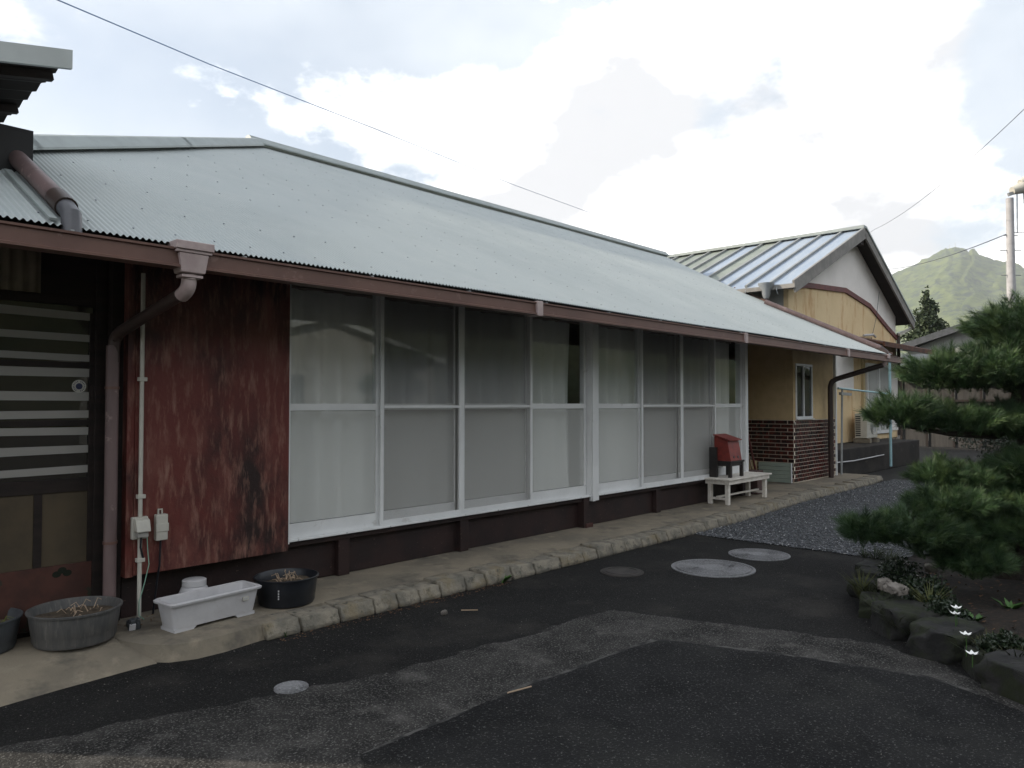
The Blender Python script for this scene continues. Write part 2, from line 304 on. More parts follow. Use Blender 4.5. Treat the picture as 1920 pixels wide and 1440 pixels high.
pw=wob(patch,.02,.03); s=MB(); n=len(pw)
s.add([(x,y,.038) for x,y in pw]+[(x,y,.031) for x,y in pw],[tuple(range(n))]+[(i,(i+1)%n,n+(i+1)%n,n+i) for i in range(n)])
struct('asphalt_patch',s,M['patch'])
# pale worn line beside the patch edge
e0=[Vector((x,y,0)) for x,y in patch[:12]]; e=[a_.lerp(b_,k/8) for a_,b_ in zip(e0[:-1],e0[1:]) for k in range(8)]; s=MB()
vs=[];
for i,p in enumerate(e):
    for w in (-.03,.030+.03*noise.noise((p.x*3,p.y*3,0))): vs.append((p.x+(w if i>40 else w*.3),p.y+(w if i<44 else w*.3),.0362))
s.add(vs,[(2*i,2*i+2,2*i+3,2*i+1) for i in range(len(e)-1)]); struct('asphalt_seam',s,mat('pale_asphalt_dust',(.075,.072,.068),(.016,.016,.0155),scale=9,lo=.40,hi=.56,rough=1,obj=True))
# gravel
sheet('gravel_bed',[(7.42,3.1),(7.36,2.1),(9.2,1.6),(12,1.9),(14.9,3.4),(15.2,4.3),(7.33,4.3)],.034,M['gravelbase'])
def gravel():
    n=15000; X=7.3+rng.random(n)**1.35*7.8; Y=1.7+rng.random(n)*2.6
    ok=(Y>2.1-(X-7.3)*.1)&(Y>1.7+np.clip(X-11,0,9)*.42); X=X[ok];Y=Y[ok]; n=len(X)
    base=np.array([(1,0,0),(-1,0,0),(0,1,0),(0,-1,0),(0,0,1),(0,0,-1)],float)
    tri=np.array([(0,2,4),(2,1,4),(1,3,4),(3,0,4),(2,0,5),(1,2,5),(3,1,5),(0,3,5)])
    sc=(.006+.011*rng.random((n,1,1)))*np.array([1,1,.7])*(.7+.6*rng.random((n,6,3)))
    a=rng.random(n)*6.28; R=np.zeros((n,3,3)); R[:,0,0]=np.cos(a);R[:,0,1]=-np.sin(a);R[:,1,0]=np.sin(a);R[:,1,1]=np.cos(a);R[:,2,2]=1
    V=(base[None]*sc)@R.transpose(0,2,1)+np.stack([X,Y,np.full(n,.040)],1)[:,None]
    F=(tri[None]+np.arange(n)[:,None,None]*6).reshape(-1,3)
    o=fast('gravel',V.reshape(-1,3),F,M['pebble'],kind='stuff'); tag(o,'grey crushed gravel spread between the stone kerb and the pine bed','gravel')
gravel()
# small loose grit on the asphalt
def grit():
    n=1800; X=.3+rng.random(n)*6.5; Y=.3+rng.random(n)*3.8
    X2=np.concatenate([X,.2+rng.random(350)*3]);Y2=np.concatenate([Y,3.6+rng.random(350)*.5]); n=len(X2)
    base=np.array([(1,0,0),(-.5,.8,0),(-.5,-.8,0),(0,0,.8)]); tri=np.array([(0,1,3),(1,2,3),(2,0,3)])
    sc=(.0015+.0035*rng.random((n,1,1))**2.2); V=base[None]*sc*(.7+.6*rng.random((n,4,3)))+np.stack([X2,Y2,np.full(n,.0465)],1)[:,None]
    o=fast('asphalt_grit',V.reshape(-1,3),(tri[None]+np.arange(n)[:,None,None]*4).reshape(-1,3),mat('pale_grit',(.17,.16,.145),(.08,.075,.07),scale=50,rough=.9,obj=True),kind='stuff'); tag(o,'fine pale grit scattered over the asphalt yard','grit')
grit()
# garden bed behind the rocks
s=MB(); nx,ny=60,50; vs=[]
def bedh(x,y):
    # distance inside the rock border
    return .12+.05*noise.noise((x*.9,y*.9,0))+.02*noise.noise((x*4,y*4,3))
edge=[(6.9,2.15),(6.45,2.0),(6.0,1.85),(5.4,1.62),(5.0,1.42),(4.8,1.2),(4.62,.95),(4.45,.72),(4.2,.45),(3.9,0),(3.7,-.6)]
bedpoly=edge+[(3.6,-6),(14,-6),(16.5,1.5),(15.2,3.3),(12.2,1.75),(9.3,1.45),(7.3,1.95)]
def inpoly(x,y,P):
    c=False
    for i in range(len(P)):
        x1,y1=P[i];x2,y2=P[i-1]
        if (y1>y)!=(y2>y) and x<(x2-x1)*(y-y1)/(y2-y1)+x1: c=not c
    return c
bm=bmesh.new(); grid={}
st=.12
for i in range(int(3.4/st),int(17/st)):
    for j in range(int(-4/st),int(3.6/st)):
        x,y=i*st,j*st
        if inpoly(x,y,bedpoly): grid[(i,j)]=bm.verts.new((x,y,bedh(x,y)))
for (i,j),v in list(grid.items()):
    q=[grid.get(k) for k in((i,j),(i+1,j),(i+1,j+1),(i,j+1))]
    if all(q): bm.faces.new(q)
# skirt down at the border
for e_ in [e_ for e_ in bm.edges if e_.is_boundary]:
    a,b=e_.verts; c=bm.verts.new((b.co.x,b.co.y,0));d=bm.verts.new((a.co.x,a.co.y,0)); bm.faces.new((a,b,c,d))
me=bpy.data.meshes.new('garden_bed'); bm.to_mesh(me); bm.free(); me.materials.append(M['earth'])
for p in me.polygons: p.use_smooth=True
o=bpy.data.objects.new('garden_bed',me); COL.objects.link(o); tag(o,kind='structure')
def rock(name,c,r,sz,seed,m,label,cat,group=None,dz=.85):
    bm=bmesh.new(); bmesh.ops.create_icosphere(bm,subdivisions=4,radius=1)
    for v in bm.verts:
        p=v.co.normalized(); k=1+.34*noise.noise(p*1.3+Vector((seed,0,0)))+.22*noise.noise(p*2.9+Vector((0,seed,0)))+.07*noise.noise(p*8)
        q=Vector((max(-.72,min(.72,p.x*k)),max(-.72,min(.72,p.y*k)),max(-.6,min(.62,p.z*k))))
        v.co=Vector((q.x*r[0],q.y*r[1],q.z*r[2]*(.66 if m is M['stone'] else 1)))*1.35+Vector((0,0,.012*noise.noise(p*7)))
    bmesh.ops.rotate(bm,verts=bm.verts,cent=(0,0,0),matrix=Matrix.Rotation(sz,3,'Z'))
    me=bpy.data.meshes.new(name); bm.to_mesh(me); bm.free(); me.materials.append(m)
    for p in me.polygons: p.use_smooth=True
    o=bpy.data.objects.new(name,me); COL.objects.link(o); o.location=(c[0],c[1],c[2]); tag(o,label,cat,group); return o
RK=[((6.62,1.98,.06),(.22,.15,.14),'dark border rock farthest back, under the lowest left pine branch'),
    ((6.22,1.86,.07),(.20,.15,.15),'dark border rock second from the far end of the bed edge'),
    ((5.82,1.74,.07),(.20,.15,.14),'mossy border rock between the far rocks and the pale stones'),
    ((5.42,1.56,.07),(.20,.15,.15),'mossy border rock beneath the small round pale stone'),
    ((5.06,1.34,.10),(.20,.16,.19),'dark tall border rock beneath the larger tan stone'),
    ((4.83,1.10,.09),(.22,.16,.18),'long dark border rock in front of the white flowers'),
    ((4.62,.84,.07),(.16,.13,.15),'dark border rock between the long rock and the flat-topped one'),
    ((4.40,.60,.09),(.24,.17,.17),'flat-topped grey border rock nearest the lower right corner'),
    ((4.12,.36,.07),(.17,.16,.14),'rounded grey border rock cut by the right edge of the picture')]
for i,(c,r,l) in enumerate(RK): rock('border_rock',c,r,.6*i,i*3.7,M['stone'],l,'rock','rocks edging the pine bed')
rock('pale_stone',(5.40,1.60,.24),(.05,.045,.035),.3,11,M['palestone'],'small round pale stone sitting on the mossy border rocks','stone')
rock('pale_stone',(5.18,1.47,.27),(.065,.05,.03),.9,17,M['palestone'],'flat tan stone lying on top of the border rock nearest the bend','stone')
rock('pale_stone',(6.35,1.55,.20),(.05,.045,.03),.2,23,M['palestone'],'pale bluish stone in the shade under the low pine branch','stone')
# manhole covers
def cover(x,y,r,m,label,rings=(.95,.86,.77,.68,.59,.5,.41)):
    t=thing('manhole_cover',label,'manhole cover',(x,y,.03))
    MB().lathe([(r*1.07,0),(r*1.07,.008),(r*1.0,.008),(r*1.0,.002)],(x,y,.03),48).build('frame',m,t,True)
    MB().prism([(x+r*.965*math.cos(k*math.pi/24),y+r*.965*math.sin(k*math.pi/24)) for k in range(48)],'z',.03,.0405).build('lid',m,t)
    for q in rings:
        MB().lathe([(r*q,.008),(r*q,.0145),(r*(q-.03),.0145),(r*(q-.03),.008)],(x,y,.03),40).build('ring',m,t)
    if r>.2:
        for a in (-1,1): MB().obox((x-.45*r*a,y+.3*r*a,.0415),(.05,0,0),(0,.012,0),(0,0,.0012)).build('key_slot',M['black'],t)
    return t
cover(5.93,3.14,.33,M['ironcover'],'largest grey round manhole cover in the dark asphalt')
cover(6.75,3.10,.26,M['ironcover'],'grey round manhole cover behind the largest one, near the gravel')
cover(5.27,3.63,.17,M['ironbrown'],'small rusty dark cover nearest the stone kerb',(.8,))
cover(2.01,3.37,.078,M['ironcover'],'very small pale round cover near the white planter',(.85,))

# ================================================================ WALKWAY
KF=[(1.62,4.16),(2.2,4.16),(2.9,4.15),(3.9,4.15),(4.8,4.12),(6.3,4.12),(7.5,4.11),(8.4,4.12),(9.5,4.2),(10.8,4.29),(12.5,4.31),(14.0,4.33),(14.75,4.42)]
def kf(x):
    for i in range(len(KF)-1):
        if x<=KF[i+1][0]:
            a,b=KF[i],KF[i+1]; return a[1]+(b[1]-a[1])*(x-a[0])/(b[0]-a[0])
    return KF[-1][1]
s=MB(); xs=[2.2+i*.2 for i in range(64)]; vs=[]
for x in xs:
    f=kf(max(x,1.62))+.13
    for k in range(7):
        y=f+(6.2-f)*(k/6)**1.3; vs.append((x,y,.125+.006*noise.noise((x*1.5,y*2,0))+(0 if k else -.012)))
s.add(vs,[(7*i+k,7*i+7+k,7*i+8+k,7*i+k+1) for i in range(len(xs)-1) for k in range(6)])
n0=len(s.v); s.add([(xs[-1],kf(xs[-1])+.13,.11),(xs[-1],6.2,.11),(xs[-1],6.2,-.02),(xs[-1],kf(xs[-1])+.13,-.02)],[(0,1,2,3)])
walk=struct('walkway',s,M['concrete'],smooth=True)
# kerb stones
x=2.30; i=0
while x<14.7:
    L_=random.uniform(.19,.34)*(1 if x<8 else .95); y=kf(x+L_/2); h=.10+random.uniform(-.012,.014); gap=.014
    bm=bmesh.new(); bmesh.ops.create_cube(bm,size=1); bmesh.ops.subdivide_edges(bm,edges=bm.edges,cuts=2,use_grid_fill=True)
    for v in bm.verts:
        u,w,z=v.co.x,v.co.y,v.co.z
        k=Vector((x+L_/2+u*(L_-gap),y+.10+w*.20,.03+(z+.5)*h))
        if z<0: k.y-=.02
        nn=Vector((noise.noise(k*9+Vector((i,0,0))),noise.noise(k*9+Vector((0,i,5))),noise.noise(k*9+Vector((7,0,i)))))
        edge_=sum(abs(c)>.49 for c in (u,w,z)); k+=nn*.005
        if edge_>=2 and w<0 and z>.4: k+=Vector((0,.006,-.004))
        v.co=k
    me=bpy.data.meshes.new('kerb_stone'); bm.to_mesh(me); bm.free(); me.materials.append(M['kerb'])
    for p in me.polygons: p.use_smooth=True
    o=bpy.data.objects.new('kerb_stone',me); COL.objects.link(o); o.parent=walk
    b=o.modifiers.new('b','BEVEL'); b.width=.004; b.segments=1; b.limit_method='ANGLE'
    x+=L_; i+=1
# mortar behind/between kerb stones, under their tops
s=MB(); xs=[2.25+i*.25 for i in range(51)]; vs=[]
for x in xs: y=kf(x); vs+=[(x,y+.03,-.01),(x,y+.04,.075),(x,y+.19,.110)]
s.add(vs,[(3*i+k,3*i+3+k,3*i+4+k,3*i+1+k) for i in range(len(xs)-1) for k in range(2)]); s.build('kerb_mortar',mat('dark_joint_mortar',(.06,.053,.042),(.035,.031,.025),scale=9,rough=1,obj=True),walk,smooth=True)
# sloped apron at the left, blending into the asphalt
s=MB(); vs=[]; xs=[-3+i*.12 for i in range(41)]
for x in xs:
    x=min(x,1.70)
    for k in range(9):
        y=5.4-k*(.165-.017*min(1,max(0,(x-.8)/.8))); e=.100*min(1,max(0,1-max(0,(4.60-y))/.55))
        r_=max(0,(x-1.45)/.33); 
        vs.append((x,y+.02*noise.noise((x*3,y*3,2)),.028+e*(.96)+.004*noise.noise((x*6,y*6,0))-(.03 if k==8 else 0)))
s.add(vs,[(9*i+k,9*i+9+k,9*i+10+k,9*i+1+k) for i in range(len(xs)-1) for k in range(8)]); struct('concrete_apron',s,M['concrete'],smooth=True)
# rounded lumpy end of the walkway
C0=[(2.42,4.20),(2.25,4.175),(2.05,4.15),(1.88,4.15),(1.76,4.20),(1.66,4.32),(1.60,4.48),(1.585,4.65),(1.60,4.85),(1.62,5.2)]
top=[];mid=[];bot=[]
for i,(x,y) in enumerate(C0):
    nz=.018*noise.noise((x*6,y*6,4)); nx=(1,-.2) if i>6 else ((.75,.6) if i>3 else (0,1))
    top.append((x+nx[0]*.05,y+nx[1]*.05+nz,.131)); mid.append((x+nx[0]*.015,y+nx[1]*.015+nz,.118)); bot.append((x-nx[0]*.015+nz,y-nx[1]*.015+nz,.02))
n=len(top); s=MB(); s.add(top+mid+bot+[(2.42,5.2,.131)],[(i,i+1,n+i+1,n+i) for i in range(n-1)]+[(n+i,n+i+1,2*n+i+1,2*n+i) for i in range(n-1)]+[tuple(range(n))+(3*n,)])
struct('walkway_corner',s,M['concrete'],smooth=True)

# ================================================================ MAIN HOUSE
H=thing('house','long single storey house with white corrugated roof and brown gutter','house',(2.0,5.0,0))
RZ0=2.33;RY0=4.10;RS=.5
def rz(y): return RZ0+RS*(y-RY0)
def xleft(y): return 4.95-(9.3-y)
def xright(y):
    if y<6.2: return 14.36
    if y<7.1: return 14.36
    return 14.36+(y-7.1)*.43
# roof sheet, fine corrugation
def roof():
    pitch=.032; seg=6; x0,x1=-.3,15.4; n=int((x1-x0)/pitch*seg); X=x0+np.arange(n+1)*(pitch/seg)
    yend=np.minimum(9.3,9.3-(4.95-X)); ystart=np.where(X>14.36,7.1+(X-14.36)/.43,4.085); ystart=np.minimum(ystart,9.29); yend=np.maximum(yend,ystart+.002)
    R=9; T=np.linspace(0,1,R)[:,None]; Y=ystart+(yend-ystart)*T; XX=np.repeat(X[None],R,0)
    Z=RZ0+RS*(Y-RY0)+.0065*np.sin(2*np.pi*XX/pitch)+.004*np.sin(XX*1.3+Y*2)
    V=np.stack([XX,Y,Z],2).reshape(-1,3); m=n+1
    a=(np.arange(R-1)[:,None]*m+np.arange(n)[None]).ravel(); F=np.stack([a,a+1,a+1+m,a+m],1)
    return fast('roof',V,F,M['roof'],H,smooth=True)
R_=roof()
# sheet laps, screws, flashings as sub-parts
s=MB()
for k,y in enumerate([4.22,4.68,5.14,5.60,6.06,6.52,6.98,7.44,7.9,8.36,8.82,9.18]):
    x=max(xleft(y)+.15,.2)
    while x<xright(y)-.1:
        zz=rz(y)+.0066; s.obox((x,y,zz+.001),(.0042,0,0),(0,.003,.0015),(0,-.0008,.002)); x+=.256 if k else .224
s.build('roof_screws',mat('grey_screw_cap',(.20,.22,.25),(.16,.18,.2),rough=.6),R_,kind='stuff')
def capline(p,q,w,h,name='ridge_cap'):
    p=Vector(p);q=Vector(q);d=(q-p).normalized();sd=d.cross(Vector((0,0,1))).normalized()
    s=MB(); prof=[(-w,-w*.42),(-w*.98,-w*.42+.018),(-.05,h*.8),(0,h),(.05,h*.8),(w*.98,-w*.42+.018),(w,-w*.42)]
    vs=[p+sd*a+Vector((0,0,b)) for a,b in prof]+[q+sd*a+Vector((0,0,b)) for a,b in prof]; n=len(prof)
    s.add(vs,[(i,i+1,n+i+1,n+i) for i in range(n-1)]+[tuple(range(n)),tuple(range(n,2*n))[::-1]]); return s.build(name,M['cap'],R_)
capline((4.85,9.34,rz(9.3)+.06),(15.35,9.34,rz(9.3)+.06),.16,.06)
# hip cap in three lengths
hp=lambda y:(xleft(y),y,rz(y)+.045)
for a,b in((9.36,7.5),(7.5,5.7),(5.7,4.1)): capline(hp(a+.05),hp(b),.13,.05,'hip_cap')
# back slope + hip slope, soffit, rafters
s=MB(); s.add([(4.95,9.31,rz(9.3)-.01),(15.4,9.31,rz(9.3)-.01),(15.4,14.5,2.33),(-.25,14.5,2.33)],[(0,1,2,3)]); s.add([(4.95,9.31,rz(9.3)-.012),(-.25,14.5,2.32),(-.3,4.09,2.32)],[(0,1,2)]); s.build('rear_roof',M['roof'],H)
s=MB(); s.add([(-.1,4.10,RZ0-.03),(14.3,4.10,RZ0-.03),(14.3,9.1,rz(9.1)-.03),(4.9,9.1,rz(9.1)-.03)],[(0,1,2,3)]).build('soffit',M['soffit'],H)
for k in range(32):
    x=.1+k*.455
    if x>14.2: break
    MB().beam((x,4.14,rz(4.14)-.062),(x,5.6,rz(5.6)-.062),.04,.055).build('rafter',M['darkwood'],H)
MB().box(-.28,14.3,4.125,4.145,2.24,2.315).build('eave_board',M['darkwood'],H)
s=MB(); s.beam((14.37,4.09,rz(4.09)-.02),(14.37,7.1,rz(7.1)-.02),.03,.10); s.build('bargeboard',M['brownmetal'],H)
# flashing and pale sheet left of roof pipe
s=MB(); s.obox((1.13,4.52,rz(4.52)+.020),(.018,0,0),(0,.42,.21),(0,-.003,.006)); s.build('roof_flashing',M['cap'],R_)
# gutter: box section profile along X
def gutter(x0,x1,y,zt,zb,par,m,depth=.10,name='gutter'):
    P=[(y,zt),(y,zt-.012),(y+.012,zt-.016),(y+.010,zb+.018),(y-.004,zb+.012),(y-.004,zb),(y+depth,zb),(y+depth,zt),(y+depth-.006,zt),(y+depth-.006,zb+.01),(y+.02,zb+.01),(y+.02,zt)]
    s=MB(); n=len(P); s.add([(x0,a,b) for a,b in P]+[(x1,a,b) for a,b in P],[(i,(i+1)%n,n+(i+1)%n,n+i) for i in range(n)]+[tuple(range(n))[::-1],tuple(range(n,2*n))]); return s.build(name,m,par)
gut=gutter(-.3,14.95,4.035,2.292,2.187,H,M['brownmetal'])
for x in (4.68,8.48,12.0):
    c=MB(); c.box(x-.035,x+.035,4.022,4.145,2.178,2.30); c.build('joint_sleeve',M['funnel'],gut,bevel=.003)
for x in np.arange(.3,14.6,.9): MB().box(x-.008,x+.008,4.05,4.15,2.296,2.303).build('gutter_hook',M['galv'],gut)
# rain hopper left
def hopper(x,y,m,par,sc=1.0,zt=2.33):
    t=MB(); w=.105*sc; t.box(x-w,x+w,y-.055*sc,y+.10*sc,zt-.045*sc,zt); t.box(x-w*.93,x+w*.93,y-.045*sc,y+.09*sc,zt-.062*sc,zt-.0455*sc)
    h=t.build('rain_hopper',m,par,bevel=.004)
    s=MB(); a=[(x-.082*sc,y-.04*sc),(x+.082*sc,y-.04*sc),(x+.082*sc,y+.085*sc),(x-.082*sc,y+.085*sc)]; b=[(x-.066*sc,y-.03*sc),(x+.066*sc,y-.03*sc),(x+.066*sc,y+.07*sc),(x-.066*sc,y+.07*sc)]
    s.add([(p[0],p[1],zt-.0625*sc) for p in a]+[(p[0],p[1],zt-.168*sc) for p in b],[(0,1,2,3),(4,5,6,7),(0,1,5,4),(1,2,6,5),(2,3,7,6),(3,0,4,7)]); s.build('hopper_body',m,h,bevel=.006)
    MB().box(x-.058*sc,x+.058*sc,y-.02*sc,y+.06*sc,zt-.192*sc,zt-.176*sc).build('hopper_collar',m,h,bevel=.003)
    MB().lathe([(.036*sc,-.20*sc),(.036*sc,-.17*sc)],(x,y+.02,zt),16).build('hopper_outlet',m,h)
    return h
hopper(1.79,4.06,M['funnel'],H)
def bend(pts,r=.06,n=5):
    out=[Vector(pts[0])]
    for i in range(1,len(pts)-1):
        p=Vector(pts[i]);a=(Vector(pts[i-1])-p).normalized()*r;b=(Vector(pts[i+1])-p).normalized()*r
        for k in range(n+1):
            t=k/n; out.append((p+a)*(1-t)**2+2*p*t*(1-t)+(p+b)*t*t)
    out.append(Vector(pts[-1])); return out
MB().tube(bend([(1.79,4.09,2.16),(1.79,4.09,2.085),(1.78,4.16,2.05)],.04),.040,14).build('pipe_elbow',M['funnel'],H,True)
MB().tube(bend([(1.785,4.12,2.07),(1.67,4.80,1.87),(1.66,4.82,1.80),(1.66,4.82,1.70)],.05),.034,14).build('slanting_pipe',M['darkpipe'],H,True)
dp=MB().tube([(1.655,4.82,1.80),(1.655,4.82,.13)],.036,16).build('downpipe',M['pinkpipe'],H,True)
for z in (1.545,.62): MB().tube([(1.655,4.82,z-.008),(1.655,4.82,z+.008)],.040,16).build('pipe_bracket',M['brownmetal'],dp,True)
# pipe lying on the roof
rp=MB().tube([(1.20,5.3,rz(5.3)+.075),(1.21,4.30,rz(4.30)+.065)],.050,16).build('roof_drain_pipe',M['pinkpipe'],H,True)
MB().tube([(1.21,4.34,rz(4.34)+.066),(1.212,4.19,rz(4.19)+.062)],.055,16).build('pipe_coupling',M['darkpipe'],rp,True)
MB().tube([(1.212,4.21,rz(4.21)+.062),(1.213,4.12,rz(4.12)+.05),(1.213,4.10,2.26)],[.047,.047,.047],16,cap=True).build('pipe_end',mat('grey_pvc',(.10,.10,.11),(.08,.08,.09),rough=.4),rp,True)
# right downpipe
MB().tube(bend([(13.98,4.09,2.27),(13.98,4.09,2.14),(13.96,4.2,2.11)],.05),.040,14).build('pipe_elbow',M['funnel'],H,True)
MB().tube(bend([(13.98,4.12,2.13),(13.74,4.88,1.88),(13.70,4.93,1.80),(13.70,4.93,.13)],.08),.045,14).build('downpipe',M['darkpipe'],H,True)
MB().box(13.93,14.05,4.02,4.13,2.24,2.31).build('gutter_outlet',M['funnel'],H,bevel=.005)
MB().tube([(13.52,6.05,rz(6.05)+.07),(14.10,4.2,rz(4.2)+.06)],.045,12).build('roof_drain_pipe',M['pinkpipe'],H,True)
MB().tube([(14.10,4.26,rz(4.26)+.06),(14.11,4.12,2.36),(14.11,4.10,2.26)],.052,12).build('pipe_coupling',M['darkpipe'],H,True)

# --- walls
WY=4.90
def wbox(name,m,*a,bevel=0,parent=None,**k): return MB().box(*a).build(name,m,parent or H,bevel=bevel,**k)
wbox('wall',M['darkwood'],-.25,1.06,4.99,5.06,.13,2.62,label='dark wall beside the striped sliding door')
# foundation boards and posts
fx=[1.80,3.37,4.65,6.42,7.9,10.20]
for a,b in zip(fx[:-1],fx[1:]):
    MB().box(a+.045,b-.045,4.955,4.985,.13,.455).build('foundation_board',M['maroonwood'],H,bevel=.002)
for i,a in enumerate(fx): MB().box(a-.05,a+.05,4.90 if i!=3 else 4.87,4.99,.128,.445).build('foundation_post',M['maroonwood'],H,bevel=.003)
wbox('sill_beam',M['maroonwood'],2.80,10.24,4.895,4.99,.405,.447,bevel=.004)
MB().box(2.83,6.50,4.865,5.03,.448,.462).build('window_sill',M['alu'],H,bevel=.002)
MB().box(6.63,10.24,4.865,5.03,.448,.462).build('window_sill',M['alu'],H,bevel=.002)
for x in np.arange(2.95,10.2,.42): MB().box(x-.004,x+.004,4.859,4.8645,.449,.461).build('sill_clip',M['alu_dark'],H)
# shutter box panel
rb=wbox('shutter_box',M['redpaint'],1.78,2.825,4.79,4.955,.405,2.55,bevel=.003)
wbox('shutter_edge',M['redpaint'],1.735,1.779,4.80,4.93,.395,2.5,bevel=.002)
MB().box(2.8255,2.839,4.80,5.0,.45,2.5).build('window_jamb',M['alu'],H)
wbox('wall_behind_shutter',M['darkwood'],1.69,2.83,4.99,5.03,.13,2.6)
# --- sliding windows
EX=[2.84,3.71,4.61,5.57,6.49]; EX2=[6.64,7.53,8.46,9.36,10.20]
ZB,ZM,ZT=.463,1.425,2.46
def sash(x0,x1,y,screen):
    fm='alu'; w=.036
    f=MB(); f.box(x0,x0+w,y,y+.028,ZB,ZT); f.box(x1-w,x1,y,y+.028,ZB,ZT); f.box(x0+w,x1-w,y,y+.028,ZT-.04,ZT); f.box(x0+w,x1-w,y,y+.028,ZB,ZB+.105)
    o=f.build('sliding_window',M['alu'],H,bevel=.002)
    MB().box(x0+w,x1-w,y+.001,y+.026,ZM-.026,ZM+.026).build('mid_rail',M['alu'],o,bevel=.002)
    MB().box(x0+w,x1-w,y+.012,y+.016,ZM+.0265,ZT-.0405).build('clear_pane',M['glass'],o)
    MB().box(x0+w,x1-w,y+.012,y+.016,ZB+.1055,ZM-.0265).build('frosted_pane',M['frost'],o)
    MB().box(x0+w,x1-w,y+.0105,y+.0175,ZB+.1052,ZB+.1085).build('glazing_bead',M['black'],o)
    return o
def screen(x0,x1,y):
    w=.030; f=MB(); f.box(x0,x0+w,y,y+.018,ZB,ZT); f.box(x1-w,x1,y,y+.018,ZB,ZT); f.box(x0+w,x1-w,y,y+.018,ZB,ZB+.042); f.box(x0+w,x1-w,y,y+.018,ZM-.012,ZM+.010)
    o=f.build('screen_door',M['alu'],H,bevel=.002)
    for a,b in((ZM+.0105,ZT),(ZB+.0425,ZM-.0125)):
        MB().box(x0+w,x1-w,y+.0085,y+.0095,a,b).build('screen_mesh',M['screen'],o)
    MB().box(x0+w*.98,x0+w+.004,y-.001,y+.0,ZB+.04,ZT).build('rubber_bead',M['alu_dark'],o)
for E_ in (EX,EX2):
    for i in range(4):
        inner=i in(1,2)
        sash(E_[i]-(.0 if i in(0,) else .015),E_[i+1]+(.0 if i==3 else .015),4.965 if inner else 4.925,False)
        if inner: screen(E_[i]+.0,E_[i+1]-.0 if i==2 else E_[i+1]-.001,4.893)
# track lines
for E_ in (EX,EX2):
    MB().box(E_[0],E_[-1],4.875,4.879,.4625,.474).build('window_track',M['alu'],H)
MB().box(6.495,6.635,4.865,5.02,.40,2.46).build('mullion_post',M['alu'],H,bevel=.003)
MB().box(6.50,6.545,4.845,4.864,.40,2.46).build('mullion_cover',M['alu'],H,bevel=.002)
MB().box(10.205,10.29,4.87,5.03,.40,2.46).build('end_jamb',M['alu'],H,bevel=.003)
MB().box(6.40,6.52,4.86,4.90,.12,.17).build('post_foot',mat('red_brown_block',(.07,.028,.022),(.05,.02,.017),rough=.8),H,bevel=.004)
wbox('lintel',M['darkwood'],1.7,10.3,4.93,5.1,2.462,2.66)
# interior
room=MB(); room.box(2.75,10.3,7.4,7.5,.1,2.7); room.box(2.70,2.75,5.05,7.5,.1,2.7); room.box(10.3,10.36,5.0,7.5,.1,2.7); room.box(2.75,10.3,5.0,7.4,2.66,2.7); room.build('inner_wall',mat('dim_interior_wall',(.16,.13,.10),(.12,.1,.08),rough=.9),H)
wbox('floor',mat('interior_floor',(.15,.1,.06),(.12,.08,.05),rough=.6),2.75,10.3,5.035,7.4,.40,.455)
MB().tube([(2.85,5.09,2.34),(10.2,5.09,2.34)],.010,6).build('curtain_rail',M['funnel'],H)
def curtain(x0,x1,seed,label,edge_pull=0):
    n=int((x1-x0)/.008); m=26; V=np.zeros((m+1,n+1,3)); u=np.linspace(0,1,n+1)
    r=np.random.default_rng(seed); ph=np.cumsum(.75+.5*np.interp(np.arange(n+1),np.arange(0,n+12,11),r.random(len(np.arange(0,n+12,11)))))*.23
    amp=.016+.040*np.interp(np.arange(n+1),np.arange(0,n+20,17),r.random(len(np.arange(0,n+20,17))))
    for j in range(m+1):
        t=j/m; z=2.33-t*(2.33-.49); px=x0+(x1-x0)*u
        if edge_pull: px=px-edge_pull*np.clip((u-.55)/.45,0,1)**2*math.sin(math.pi*min(1,t*1.0))*.9
        y=5.09+amp*(.55+.6*t)*np.sin(ph*1.0)+.006*np.sin(px*9+t*3)
        V[j,:,0]=px;V[j,:,1]=y;V[j,:,2]=z
    a=(np.arange(m)[:,None]*(n+1)+np.arange(n)[None]).ravel(); F=np.stack([a,a+1,a+n+2,a+n+1],1)
    V=V.reshape(-1,3); base=Vector(((x0+x1)/2,5.09,.49)); V-=np.array(base)
    o=fast('curtain',V,F,M['curtain'],smooth=True); o.location=base; tag(o,label,'curtain','white lace curtains behind the sliding windows')
curtain(2.86,4.60,1,'white lace curtain behind the two leftmost panes, beside the red panel')
curtain(4.60,6.44,2,'white lace curtain just left of the centre post, pulled in at its edge',.035)
curtain(6.66,8.40,3,'white lace curtain just right of the centre post')
curtain(8.42,10.15,4,'white lace curtain at the far right end, behind the red box')

